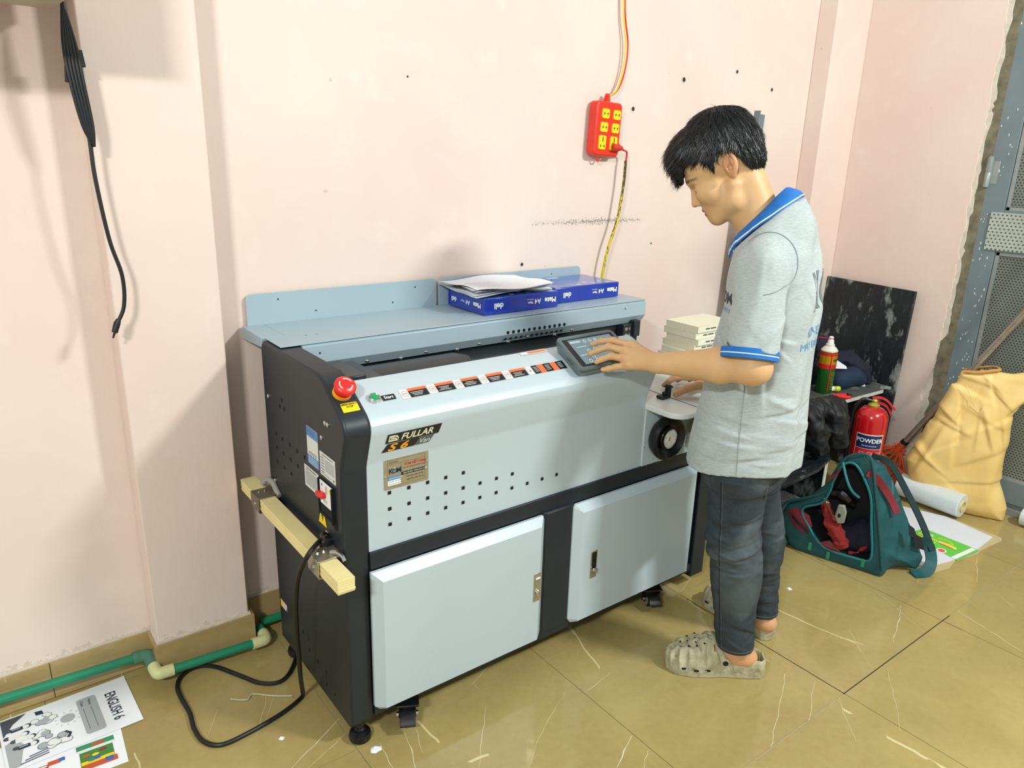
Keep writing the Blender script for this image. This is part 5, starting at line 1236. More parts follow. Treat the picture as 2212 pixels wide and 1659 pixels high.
# reams of paper on the shelf
M_RBLU = mat('ream_blue_wrap', (22, 52, 158), .22, var=.12, vs=9, coat=.5); M_RTOP = mat('ream_top_blue', (38, 84, 178), .2, var=.12, vs=9, coat=.5)
def ream(x0, x1, y0, y1, z0, label, side=True, wrinkle=False):
    r_ = thing('paper_ream', label, 'paper ream', ((x0+x1)/2, (y0+y1)/2, z0), 'blue wrapped reams on the machine shelf')
    h = .0515; b = MB(); b.box(x0, x1, y0, y1, z0, z0+h); o = build('wrapper', b, M_RBLU, r_, bevel=.0025)
    tp = MB(); tp.box(x0+.004, x1-.004, y0+.004, y1-.004, z0+h, z0+h+.0005); build('top_panel', tp, M_RTOP, r_, smooth=False)
    Ft = frame(((x0+x1)/2, (y0+y1)/2, z0+h+.0006), (-1, 0, 0), (0, -1, 0)); tm_ = MB(); decal(tm_, Ft, .05, .022, 0, .0002, .02, -.07)
    for i in range(5): disc(tm_, Ft, .009, 0, .0002, -.11+.034*i-.01*(i % 2), .075-.02*(i % 2), k=12)
    for i in range(7): decal(tm_, Ft, .0012, .06, 1, .0002, .06+.008*i, .05)
    build('top_print', tm_, [mat('pale_print', (196, 208, 226), .4, var=0), M_RTOP], r_, smooth=False)
    Ff = frame((x1, y0-.0003, z0), (-1, 0, 0), (0, 0, -1)); n_ = Vector((0, -1, 0))
    if Ff.to_3x3().col[2].dot(n_) < 0: Ff = frame((x1, y0-.0003, z0), (-1, 0, 0), (0, 0, -1))
    w_ = x1-x0
    P_ = lambda s_, u, v, sz, **k: lettering(s_, Ff @ Matrix.Translation((u, -v, .0006)), sz, M_WHT, r_, **k)
    P_('deli', w_-.072, .026, .025, bold=.0007); P_('A4', .072, .027, .022, bold=.0004); P_('Mate', .010, .027, .022, bold=.0009, sx=1.05)
    P_('70gsm', .103, .024, .0085, bold=.0003); P_('500 sheets', .103, .034, .006)
    if side:
        Fs = frame((x0-.0003, y0, z0), (0, 1, 0), (0, 0, -1)); d_ = y1-y0
        Q_ = lambda s_, u, v, sz, **k: lettering(s_, Fs @ Matrix.Translation((u, -v, .0006)), sz, M_WHT, r_, **k)
        Q_('Mate', .016, .027, .020, bold=.0008); Q_('A4', .075, .027, .020, bold=.0004); Q_('70gsm', .103, .027, .009); Q_('deli', .150, .026, .021, bold=.0006)
        fo = MB(); fo.add([(.0002, .0, .0005), (.0202, -.0257, .0005), (.0212, -.0257, .0005), (.0014, 0, .0005)], [(0, 1, 2, 3)], 0, Fs); fo.add([(.0002, -.0514, .0005), (.0202, -.0257, .0005), (.0212, -.0257, .0005), (.0014, -.0514, .0005)], [(0, 1, 2, 3)], 0, Fs)
        build('wrap_fold', fo, M_RBLU, r_, smooth=False)
    return r_
ream(.046, .338, .402, .605, .9545, 'left blue ream on the machine shelf, loose sheets on top')
ream(.356, .650, .440, .628, .9545, 'right blue ream on the machine shelf, nothing on top', side=False)
def sheet(mb, cx, cy, z, w, h, rot, amp, seed, mi=0, th=.0004, nx=16, ny=12):
    rs = np.random.RandomState(seed); a1, a2, p1, p2 = rs.rand(4)*6; rows = []
    for j in range(ny+1):
        r_ = []
        for i in range(nx+1):
            u, v = (i/nx-.5)*w, (j/ny-.5)*h
            e = max(abs(i/nx-.5), abs(j/ny-.5))*2
            zz = z+amp*(.5+.5*sin(u*22+v*14+a1))*e**2+amp*.4*(.5+.5*sin(v*40+a2))*e**3
            r_.append((cx+u*cos(rot)-v*sin(rot), cy+u*sin(rot)+v*cos(rot), zz))
        rows.append(r_)
    mb.grid(rows, mi); mb.grid([[(p[0], p[1], p[2]-th) for p in r_] for r_ in rows], mi); return rows
M_SHEET = mat('copy_paper', (236, 239, 244), .7, var=.02)
for i in range(10):
    b = MB(); rows = sheet(b, .172+random.uniform(-.005, .005), .518+random.uniform(-.004, .004), 1.0072+i*.0019, .297, .21, R(-1+random.uniform(-2.5, 2.5)), .009, 3+i//5)
    o = build('paper_sheet', b, M_SHEET, base=(.175, .515, 1.006), fix=False); tag(o, 'top printed sheet of the loose stack on the left ream' if i == 9 else 'loose white sheet in the stack on the left ream', 'paper sheet', 'loose sheets on the ream')
    if i == 9:
        tp = MB(); Fz = frame((.175, .515, 1.0072+9*.0019+.0006), (-1, -.02, 0), (.02, -1, 0))
        for k in range(9): decal(tp, Fz, .12-.02*(k % 3), .0016, 0, .0001, .05, .06-.014*k)
        build('print_lines', tp, mat('faint_ink', (176, 176, 178), .7, var=0), o, smooth=False)
        for k, s_ in enumerate(('Group',)): lettering(s_, Fz @ Matrix.Translation((-.13, -.075, .001)), .022, M_INK, o, shear=.2)

# stack of white books beyond the side table
M_BOOK = mat('ivory_cover', (222, 220, 196), .45, var=.02); M_PAGE = mat('page_edges', (214, 208, 184), .8, vs=300, var=.08)
bks = ((.800, 0, .028), (.797, .004, .022), (.800, -.01, .022), (.792, .012, .022), (.790, .0, .022), (.765, -.008, .024), (.770, .01, .022))
zb = .7262
for i, (bx_, off, th) in enumerate(reversed([(.776, .0, .022), (.773, .006, .022), (.777, -.004, .021), (.770, .005, .021), (.755, -.006, .022), (.749, .004, .022), (.751, 0, .022)])):
    bo = thing('book', ('topmost' if i == 6 else 'bottom' if i == 0 else '%s from the top' % ('', 'sixth', 'fifth', 'fourth', 'third', 'second')[i])+' ivory book in the stack behind the man', 'book', (bx_+.1, .28+off, zb), 'ivory books stacked behind the man')
    X0, X1, Y0, Y1 = bx_, bx_+.205, .175+off, .32+off
    build('cover', MB().box(X0, X1, Y0, Y1, zb, zb+.0012).box(X0, X1, Y0, Y1, zb+th-.0012, zb+th).box(X0, X1, Y0-.0006, Y0+.0006, zb, zb+th), M_BOOK, bo, smooth=False)
    build('pages', MB().box(X0+.001, X1-.002, Y0+.0006, Y1-.002, zb+.0012, zb+th-.0012), M_PAGE, bo, smooth=False)
    F_ = frame((X0+.10, Y0-.0008, zb+th/2), (1, 0, 0), (0, 0, 1)); sp3 = MB(); 
    for a, w_ in ((-.05, .022), (-.02, .028), (.02, .035)): decal(sp3, F_, w_, .005, 0, .0004, a, 0)
    build('spine_print', sp3, M_INK, bo, smooth=False)
    zb += th+.0004

# green water pipe along the skirting with its pale elbows
M_PIPE = mat('green_pipe', (24, 128, 92), .38, var=.08, vs=10); M_ELB = mat('ivory_elbow', (206, 206, 150), .45, var=.05); M_DUST = mat('dusty_green', (74, 118, 96), .75, vs=25, var=.2)
pp = thing('water_pipe', 'green water pipe with ivory elbows running along the skirting tiles', 'pipe', (-.9, .55, 0))
build('pipe_run', MB().tube([(-2.4, .612, .085), (-1.6, .607, .077), (-.975, .598, .060)], .0125, 16), M_PIPE, pp)
build('pipe_run', MB().tube([(-.920, .514, .043), (-.675, .512, .034)], .0125, 16), M_PIPE, pp)
build('pipe_run', MB().tube([(-.642, .53, .032), (-.640, .585, .032)], .0125, 16), M_PIPE, pp)
build('pipe_run', MB().tube([(-.63, .603, .032), (.3, .606, .032)], .0125, 16), M_PIPE, pp)
build('dusty_elbow', MB().tube(smooth_pts([(-.985, .598, .060), (-.962, .597, .060), (-.948, .590, .059), (-.945, .575, .056), (-.944, .548, .050)], 5), .0175, 16), M_DUST, pp)
build('elbow', MB().tube(smooth_pts([(-.944, .556, .051), (-.943, .530, .047), (-.938, .516, .044), (-.918, .514, .043), (-.902, .514, .042)], 6), [.0165]*1+[.0168]*24, 16), M_ELB, pp)
build('elbow', MB().tube(smooth_pts([(-.686, .512, .034), (-.660, .512, .033), (-.646, .516, .032), (-.642, .530, .032), (-.642, .548, .032)], 6), .0168, 16), M_ELB, pp)

# mains lead of the machine
cd_ = thing('power_cable', 'thick black power cable looping from the machine side onto the tiles', 'cable', (-.75, .3, 0))
pts = [(-.636, .078, .557), (-.655, .058, .560), (-.676, .042, .556), (-.688, .052, .528), (-.689, .080, .490), (-.687, .108, .440), (-.686, .128, .370), (-.684, .138, .290), (-.678, .152, .210), (-.664, .190, .120), (-.645, .235, .040), (-.640, .252, .0068), (-.668, .236, .006), (-.72, .218, .006), (-.798, .203, .006), (-.868, .201, .006), (-.901, .236, .006), (-.909, .293, .006), (-.903, .359, .006), (-.906, .423, .006), (-.904, .479, .006), (-.884, .520, .006), (-.842, .538, .006), (-.798, .512, .006), (-.749, .428, .006), (-.716, .370, .006), (-.674, .343, .006), (-.635, .360, .007), (-.592, .416, .010), (-.575, .44, .03)]
build('cable', MB().tube(smooth_pts(pts, 8), .0058, 10), M_CAB, cd_)
tag(build('cable_offcut', MB().tube(smooth_pts([(-.80, .355, .003), (-.765, .328, .003), (-.745, .340, .003), (-.70, .30, .003), (-.66, .272, .003)], 5), .0022, 6), mat('pale_twine', (186, 180, 150), .8), base=(-.74, .33, 0)), 'short pale offcut of wire lying across the black power cable', 'wire')

# printed sheets on the floor
M_GREYP = mat('grey_print_tone', (168, 174, 178), .7, var=.03); M_DGR = mat('dark_grey_print', (74, 80, 86), .7, var=.1); M_GRN = mat('green_print', (62, 128, 56), .6, var=.1); M_YP = mat('yellow_print', (236, 206, 40), .6, var=.05); M_BP = mat('print_mid_blue', (44, 106, 176), .6); M_RP = mat('print_brick', (196, 84, 48), .6); M_TEAL = mat('print_teal', (54, 140, 96), .6); M_MAG = mat('print_maroon', (150, 44, 70), .6)
def flat_paper(name, label, C_, rot, w, h, z, m_=M_SHEET, lift=.004):
    M_ = Matrix.Translation((C_[0], C_[1], z)) @ Matrix.Rotation(rot, 4, 'Z'); b = MB(); rows = []
    for j in range(7):
        rows.append([M_ @ Vector(((i/10-.5)*w, (j/6-.5)*h, lift*max(0, (i/10-.6))**2*6*(j/6))) for i in range(11)])
    b.grid(rows); b.grid([[p-Vector((0, 0, .0004)) for p in r_] for r_ in rows]); o = build(name, b, m_, base=(C_[0], C_[1], z), fix=False); tag(o, label, 'paper sheet'); return o, M_ @ Matrix.Translation((0, 0, .0006))
p1_, F_ = flat_paper('printed_sheet', 'white cover sheet reading ENGLISH 6 lying by the skirting', (-1.156, .508), R(2), .297, .208, .0030, lift=.0)
M_NAVY = mat('navy_print', (40, 54, 74), .6, var=0)
lettering('ENGLISH 6', F_ @ Matrix.Translation((.100, -.006, .0004)) @ Matrix.Rotation(R(-90), 4, 'Z'), .036, M_NAVY, p1_, align='CENTER', sx=.72, bold=.0004)
b = MB(); b.prism(rrect(.045, .150, .008, cx=.046, cy=-.004), 0, .0003, F_, 0); ring(b, F_, .0165, .0165, 0, .0004, -.004, .015, k=20)
for k in range(11): a = R(33*k); b.add([(-.004+.021*cos(a), .015+.021*sin(a), .0004), (-.004+.029*cos(a+.04), .015+.029*sin(a+.04), .0004), (-.004+.029*cos(a-.04), .015+.029*sin(a-.04), .0004)], [(0, 1, 2)], 0, F_)
for u in (.052, .034): decal(b, F_, .0008, .09, 2, .0007, u, -.018)
b.add([(-.142, .098, .0003), (-.085, .098, .0003), (-.118, .07, .0003), (-.142, .03, .0003)], [(0, 3, 2, 1)], 1, F_)
b.add([(-.142, .0, .0003), (-.120, .01, .0003), (-.105, -.02, .0003), (-.120, -.095, .0003), (-.142, -.095, .0003)], [(0, 4, 3, 2, 1)], 0, F_)
rr = random.Random(8)
for cx_, cy_, n_, sp_r in ((-.050, .035, 9, .030), (-.045, -.055, 11, .036), (-.062, -.01, 6, .022)):
    for k in range(n_):
        a = rr.uniform(0, 6.28); q_ = rr.uniform(0, sp_r); r2 = rr.uniform(.008, .013); u, v = cx_+q_*cos(a), cy_+q_*sin(a)
        disc(b, F_, r2, 1, .0004+.00001*k, u, v, k=12); disc(b, F_, r2*.88, 0 if k % 2 else 3, .0005+.00001*k, u, v, k=12)
for (u, v) in ((-.095, .045), (-.090, -.002), (-.088, -.030), (-.102, .018)):
    disc(b, F_, .0085, 2, .0007, u+.006, v, k=14); disc(b, F_, .0070, 3, .0008, u+.003, v-.001, k=14); decal(b, F_, .026, .013, 2 if v > .02 or v < -.01 else 3, .0007, u-.017, v); decal(b, F_, .018, .002, 3, .0009, u-.018, v+.002); disc(b, F_, .007, 1, .0006, u-.034, v+.004, k=12)
for k in range(3): b.add([(-.060, -.088+.008*k, .0006), (-.120+.01*k, -.092+.008*k, .0006), (-.120+.01*k, -.089+.008*k, .0006), (-.060, -.085+.008*k, .0006)], [(0, 3, 2, 1)], 2, F_)
b.add([(-.015, -.030, .0006), (-.004, -.045, .0006), (-.012, -.062, .0006), (-.018, -.058, .0006), (-.011, -.045, .0006), (-.020, -.034, .0006)], [(0, 5, 4, 3, 2, 1)], 2, F_)
b.add([(-.068, .088, .0006), (-.052, .086, .0006), (-.050, .070, .0006), (-.066, .072, .0006)], [(0, 3, 2, 1)], 2, F_)
build('cover_drawing', b, [M_GREYP, M_DGR, M_NAVY, M_WHT], p1_, smooth=False)
lettering('Name:', F_ @ Matrix.Translation((.052, .060, .0008)) @ Matrix.Rotation(R(-90), 4, 'Z'), .010, M_NAVY, p1_); lettering('Class:', F_ @ Matrix.Translation((.034, .060, .0008)) @ Matrix.Rotation(R(-90), 4, 'Z'), .010, M_NAVY, p1_)
p2_, F_ = flat_paper('printed_sheet', 'white worksheet with coloured pictures, half under the ENGLISH 6 cover', (-1.207, .395), R(-3), .297, .21, .0008, lift=0)
b = MB(); dz = .0003
for u, v, w_, h_, k in ((.088, -.050, .072, .062, 0), (.088, -.003, .082, .022, 2), (.088, -.012, .082, .005, 6), (.094, -.002, .026, .010, 4), (.088, -.060, .070, .012, 1), (.094, -.074, .070, .018, 4), (.112, -.070, .018, .014, 3), (.082, -.052, .024, .012, 3), (.0, -.016, .026, .014, 4), (.016, -.014, .012, .012, 3), (-.035, -.022, .045, .012, 5), (-.03, -.021, .03, .005, 6), (-.148+.004, .03, .006, .03, 3)):
    decal(b, F_, w_, h_, k, dz, u, v); dz += .00006
for u, v, k in ((.066, -.036, 4), (.102, -.030, 5), (.085, -.040, 1), (.075, -.055, 2)): disc(b, F_, .008, k, dz, u, v, k=10, r2=.005); dz += .00006
for k in range(3): decal(b, F_, .05-.01*k, .0015, 5, .0003, -.01, -.078-.006*k)
build('worksheet_pictures', b, [M_GRN, M_YP, M_TEAL, M_BP, M_RP, M_MAG, M_WHT], p2_, smooth=False)
for k, (c, s_, lab) in enumerate((((-.5638, -.026), .014, 'small torn scrap of white paper on the tiles beside the machine foot'), ((.946, -.198), .010, 'tiny white crumb on the tiles behind the man'), ((-.74, .143), .007, 'tiny white chip on the tiles in front of the cable loop'))):
    rr = random.Random(k); pts = [(c[0]+s_*cos(a)*rr.uniform(.6, 1.2), c[1]+s_*sin(a)*rr.uniform(.6, 1.2)) for a in np.linspace(0, 6.28, 10)[:-1]]
    b = MB(); n_ = len(pts); b.add([(x, y, .0006) for x, y in pts]+[(c[0]*.6+x*.4, c[1]*.6+y*.4, .004) for x, y in pts]+[(c[0], c[1], .002)], [(i, (i+1) % n_, n_+(i+1) % n_, n_+i) for i in range(n_)]+[(n_+i, n_+(i+1) % n_, 2*n_) for i in range(n_)])
    tag(build('paper_scrap', b, M_SHEET, base=(c[0], c[1], 0), smooth=False, fix=False), lab, 'scrap')

# black marble slabs: one leaning, a bench and a shelf made of them
def marble(name, dusty=.0):
    t = NT(name); v1 = t.noise(1, 5, .7, vec=t.map((9, 60, 14), rot=(R(35), 0, R(20)))); v2 = t.noise(1, 4, .65, vec=t.map((7, 11, 5), rot=(R(35), 0, 0)))
    c = t.ramp(v1, [(.35, (10, 15, 20)), (.60, (24, 33, 38)), (.75, (66, 77, 82))])
    k = t.ramp(t.math('MULTIPLY', t.math('SUBTRACT', v2, .53), t.noise(60, 4, .7)), [(.012, (0, 0, 0)), (.06, (255, 255, 255))])
    c = t.mix(t.math('MULTIPLY', k, .7), c, (150, 158, 156))
    if dusty: c = t.mix(t.math('MULTIPLY', t.noise(1, 4, .7, vec=t.map((80, 12, 12), rot=(0, 0, R(30)))), dusty), c, (150, 152, 146))
    t.color(c); t.b.inputs['Roughness'].default_value = .5 if not dusty else .6; return t.m
M_MB, M_MBD, M_EDGE = marble('black_marble'), marble('dusty_black_marble', .45), mat('raw_pale_edge', (196, 198, 188), .8, vs=50, var=.15)
def slab(name, label, mb, edge=None, m_=M_MB, cat='stone slab'):
    b0 = mb.v; c = sum(b0, Vector((0, 0, 0)))/len(b0); root = thing(name, label, cat, (c.x, c.y, min(p.z for p in b0)))
    build('slab', mb, m_, root, bevel=.001)
    if edge: build('raw_edge', edge, M_EDGE, root)
    return root
b = MB(); b.prism([(-.218, 0), (.212, 0), (.218, .885), (-.222, .895)], 0, .016, frame((2.182, .345, .002), (0, -1, 0), (.035, 0, 1)))
slab('leaning_slab', 'tall black marble slab with white smears leaning on the right wall', b)
b = MB(); b.prism([(1.25, .54), (1.25, .16), (1.74, .152), (2.085, .136), (2.10, .20), (2.165, .14), (2.172, .54)], .432, .446, frame((0, 0, 0), (1, 0, 0), (0, 1, 0))); e_ = MB(); e_.prism([(1.72, .1515), (2.083, .1355), (2.086, .1385), (1.72, .1545)], .4318, .4462, frame((0, 0, 0), (1, 0, 0), (0, 1, 0)))
e_.box(1.722, 1.730, .15, .158, .27, .432)
up_ = slab('marble_shelf', 'black marble shelf slab with pale front edge, above the fire extinguisher', b, e_, M_MBD, 'shelf')
b = MB(); b.prism([(.95, .50), (.95, .03)]+[(1.2, .02), (1.45, .035), (1.60, .075), (1.645, .11), (1.645, .50)], .235, .250, frame((0, 0, 0), (1, 0, 0), (0, 1, 0)))
e_ = MB(); e_.prism([(1.45, .0345), (1.60, .0745), (1.645, .1095), (1.645, .113), (1.60, .0775), (1.45, .0375)], .2345, .2505, frame((0, 0, 0), (1, 0, 0), (0, 1, 0)))
bn = slab('marble_bench', 'low black marble bench slab behind the man, curved front', b, None, M_MB, 'bench')
build('side_slab', MB().box(1.612, 1.63, .10, .49, .016, .235), M_MB, bn, bevel=.001); build('side_slab', MB().box(1.0, 1.018, .10, .49, .016, .235), M_MB, bn, bevel=.001)
build('back_slab', MB().box(1.0, 1.63, .47, .485, .016, .235), M_BLK2, bn); build('raw_edge', MB().box(1.610, 1.632, .0985, .101, .016, .235), M_EDGE, bn)
build('support', MB().box(1.30, 1.36, .40, .46, .252, .430), M_CEMENT, up_); build('support', MB().box(1.95, 2.05, .42, .50, .0, .430), M_CEMENT, up_)
b = MB().prism([(1.02, -.02), (1.60, -.01), (1.70, .10), (1.66, .44), (1.02, .44)], .0005, .0155, frame((0, 0, 0), (1, 0, 0), (0, 1, 0)))
slab('floor_slab', 'dusty dark marble offcut lying flat under the bench', b, None, M_MBD)

# fire extinguisher
M_EXT = mat('extinguisher_red', (184, 16, 24), .22, var=.04, coat=.5)
ex = thing('fire_extinguisher', 'red POWDER fire extinguisher standing between the backpack and the broom', 'fire extinguisher', (1.86, .06, 0))
A = frame((1.86, .06, 0), (1, 0, 0), (0, 1, 0)); r_ = .0660
build('cylinder', MB().lathe([(.050, 0), (r_, .008), (r_, .378), (.063, .395), (.054, .412), (.037, .426), (.020, .432), (.018, .436)], 48, 0, A), M_EXT, ex, ang=40)
build('valve', MB().lathe([(.022, .430), (.024, .438), (.018, .444), (.012, .448), (.013, .458), (.009, .464)], 18, 0, A), mat('greenish_brass', (176, 172, 70), .35, metal=.5), ex)
dl = Vector((.61, -.79, 0)); h0 = Vector((1.86, .06, .456))
for dz_, ln in ((.012, .085), (-.012, .075)):
    pts = [h0+Vector((0, 0, dz_))-dl*.01, h0+dl*.02+Vector((0, 0, dz_+.004)), h0+dl*.05+Vector((0, 0, dz_-.008)), h0+dl*ln+Vector((0, 0, dz_-.045))]
    build('lever', MB().tube(smooth_pts(pts, 4), .007, 8, flat=.45), M_EXT, ex)
build('hose', MB().tube(smooth_pts([h0-dl*.01, h0-dl*.05+Vector((0, 0, .0)), h0-dl*.078+Vector((0, 0, -.06)), h0-dl*.08+Vector((0, 0, -.2)), h0-dl*.078+Vector((0, 0, -.30))], 6), .0075, 8), M_RUB, ex)
def curved(z0, z1, a0, a1, r2, mi=0, n=18): return MB().grid([[(1.86+r2*cos(R(a0+(a1-a0)*i/n)), .06+r2*sin(R(a0+(a1-a0)*i/n)), z) for i in range(n+1)] for z in (z0, z1)], mi)
la0, la1 = 162, 262
lab = build('label', curved(.105, .322, la0, la1, r_+.0005), mat('label_cream', (226, 206, 190), .4, var=0), ex)
build('label_red_field', curved(.110, .256, la0+3, la1-3, r_+.0009), mat('label_red', (196, 24, 34), .4, var=0), lab)
build('label_blue_field', curved(.258, .317, la0+3, la1-3, r_+.0009), mat('label_navy', (22, 34, 84), .4, var=0), lab)
def on_cyl(s_, ang, z, sz, m_, **k):
    o = lettering(s_, Matrix.Identity(4), sz, m_, lab, name='label_lettering', align='CENTER', **k); off = wloc(lab)
    for v in o.data.vertices:
        w_ = v.co+off; a = R(ang)+w_.x/r_; v.co = Vector((1.86+(r_+.0015)*cos(a), .06+(r_+.0015)*sin(a), z+w_.y))-off
on_cyl('POWDER', 213, .293, .0255, M_WHT, bold=.0006); on_cyl('FIRE EXTINGUISHER', 213, .2705, .0068, M_WHT)
on_cyl('NOTE', 213, .188, .010, M_WHT)
q = MB()
def cq(a0, a1, z0, z1): q.grid([[(1.86+(r_+.0013)*cos(R(a)), .06+(r_+.0013)*sin(R(a)), z) for a in np.linspace(a0, a1, 4)] for z in (z0, z1)])
for i in range(3):
    for j in range(2):
        a, z = 182+i*28, .226-j*.020
        for (p0, p1, p2, p3) in ((a, a+16, z+.015, z+.016), (a, a+16, z, z+.001), (a, a+1, z, z+.016), (a+15, a+16, z, z+.016)): cq(p0, p1, p2, p3)
        cq(a+4, a+11, z+.005, z+.009)
for i in range(7): cq(172, 252-8*(i % 3), .176-.008*i, .1772-.008*i)
build('label_marks', q, M_WHT, lab, smooth=False)

# spray can, clothes, bag and small tools on the shelf
A = frame((1.815, .273, .446), (1, 0, 0), (0, 1, 0)); cx_, cy_, zc = 1.815, .273, .446
can = thing('spray_can', 'tall green, red and yellow spray can with white nozzle on the marble shelf', 'spray can', (cx_, cy_, zc)); rc = .0365
build('can_body', MB().lathe([(rc-.002, 0), (rc, .003), (rc, .095), (rc, .187), (rc-.001, .19), (rc-.003, .192)], 36, 0, A), mat('can_green', (30, 104, 36), .25, metal=.4), can)
def band(nm, z0, z1, m_): build(nm, MB().lathe([(rc+.0004, z0), (rc+.0004, z1)], 36, 0, A, cap=False), m_, can)
band('red_band', .115, .135, mat('can_red', (200, 34, 26), .3)); band('gold_band', .135, .172, mat('can_gold', (198, 148, 24), .3, metal=.4)); band('red_rim', .172, .187, bpy.data.materials['can_red'])
build('shoulder', MB().lathe([(rc-.001, .190), (rc-.001, .194), (.026, .206), (.019, .212), (.018, .220), (.014, .222)], 28, 0, A), mat('can_cream', (222, 220, 206), .35), can)
build('nozzle', MB().lathe([(.014, .221), (.0125, .236), (.010, .239), (.0095, .252), (.007, .254)], 20, 0, A), M_WHT, can)
ag = R(232)
build('red_straw', MB().tube([(cx_+(rc+.002)*cos(ag), cy_+(rc+.002)*sin(ag), zc+.01), (cx_+(rc+.002)*cos(ag), cy_+(rc+.002)*sin(ag), zc+.185)], .0022, 8).tube([(cx_, cy_-.01, zc+.245), (cx_-.07, cy_+.02, zc+.256)], .0015, 6), M_RED, can)
q = MB()
for i, h_ in enumerate((.010, .014, .009, .013, .010)): q.grid([[(cx_+(rc+.001)*cos(R(a)), cy_+(rc+.001)*sin(R(a)), zc+z) for a in np.linspace(248+i*8, 253+i*8, 3)] for z in (.148, .148+h_)])
build('can_print', q, M_BLK2, can, smooth=False)
ln_ = MB()
for i in range(12): ln_.grid([[(cx_+(rc+.0008)*cos(R(a)), cy_+(rc+.0008)*sin(R(a)), zc+z) for a in np.linspace(245, 285-6*(i % 3), 5)] for z in (.022+i*.0072, .0226+i*.0072)])
build('can_print', ln_, M_YELP, can, smooth=False)

M_NAV = mat('navy_cloth', (16, 22, 42), .85, var=.2, vs=20, bump=.2, bs=300)
def heap(name, label, cat, parts, m_, vox=.006, amp=.008, s=1, seed=0, cuts=(), group=None):
    P_ = np.array([p[0] for p in parts]+[p[1] for p in parts]); rmx = max(p[2] for p in parts)
    f = Field(P_.min(0)-rmx, P_.max(0)+rmx, vox, pad=.02)
    for a, b_, r2, k in parts: f.cap(a, b_, r2, k=k)
    sl, (X, Y, Z) = f.all(); f.d += (-amp*(crumple(X, Y, Z, s, seed)-.4)).astype(np.float32)
    for c in cuts: f.fn(c, sub=True)
    base = (float(P_[:, 0].mean()), float(P_[:, 1].mean()), float(P_[:, 2].min()-rmx))
    o = fbuild(name, f, m_, base=base)
    if cat: tag(o, label, cat, group)
    return o
zt = .449; flo = lambda X, Y, Z: (Z-zt)+X*0+Y*0
jk = heap('navy_jacket', 'crumpled navy jacket heaped on the marble shelf', 'jacket', [((1.72, .40, .54), (1.86, .42, .62), .07, .02), ((1.86, .42, .62), (1.98, .40, .60), .055, .02), ((1.98, .38, .60), (2.09, .34, .50), .045, .02), ((2.09, .34, .50), (2.10, .30, .475), .03, .02), ((1.82, .40, .50), (2.0, .37, .49), .055, .02), ((2.06, .33, .56), (2.09, .25, .50), .04, .02), ((2.09, .25, .50), (2.10, .23, .475), .028, .02)], M_NAV, .0055, .014, 1.6, 3, cuts=(flo,))
cp = heap('navy_hat', 'navy cloth hat lying on the marble shelf beside the jacket', 'hat', [((1.93, .27, .48), (2.02, .25, .49), .045, .02), ((2.0, .27, .49), (2.05, .24, .475), .035, .02)], mat('deep_blue_cloth', (18, 38, 66), .8, var=.1, bump=.15, bs=400), .005, .004, 1, 8, cuts=(flo,))
b = MB(); b.prism([(0, 0), (.055, .0), (.05, .012), (.0, .042)], 0, .0015, frame((1.915, .290, .535), (.79, -.61, .0), (.1, .1, 1))); tag(build('white_card', b, M_SHEET, base=(1.92, .275, .54), smooth=False), 'folded white card sticking out of the navy jacket', 'card')
b = MB(); b.box(-.03, .03, -.016, .016, 0, .004, 0, frame((2.07, .24, .455), (.72, .60, .25), (-.6, .7, 0))); tag(build('white_card', b, M_SHEET, base=(2.07, .24, .45), smooth=False), 'small white card flat on the shelf at the jacket corner', 'card')
lv = thing('marker_bottle', 'small yellow-green capped bottle with white label beside the spray can', 'bottle', (1.88, .21, .449)); Ml = frame((1.86, .222, .466), (0, 0, 1), (.6, .79, 0))
build('cap', MB().lathe([(.010, 0), (.012, .004), (.012, .018), (.008, .022)], 14, 0, Ml), mat('lime_plastic', (196, 214, 50), .35), lv); build('bottle_body', MB().lathe([(.011, .022), (.0115, .026), (.0115, .075), (.009, .08)], 16, 0, Ml), mat('olive_label', (190, 190, 120), .4), lv)
build('white_label', MB().lathe([(.0118, .030), (.0118, .052)], 16, 0, Ml, cap=False), M_WHT, lv)
pz = thing('pliers', 'pliers with red handles at the shelf edge behind the black bag', 'pliers', (1.80, .19, .449))
for k in (0, 1): build('grip', MB().tube(smooth_pts([(1.775, .205+.0*k, .456), (1.80, .185-.014*k, .457-.004*k), (1.825, .172-.022*k, .456-.004*k)], 4), .0075, 10), M_RED, pz); 
build('jaw', MB().tube([(1.825, .165, .456), (1.845, .158, .456)], [.010, .005], 10), M_BLK2, pz)
heap('black_bag', 'limp black fabric bag hanging over the marble shelf front, behind the man', 'bag', [((1.52, .14, .45), (1.66, .13, .445), .045, .02), ((1.66, .12, .44), (1.685, .10, .37), .035, .02), ((1.60, .10, .42), (1.66, .09, .32), .045, .03), ((1.64, .09, .34), (1.65, .09, .29), .025, .02), ((1.50, .12, .42), (1.52, .10, .32), .05, .03)], mat('black_bag_cloth', (14, 16, 18), .6, var=.2, bump=.3, bs=120), .0055, .016, 2.0, 5)

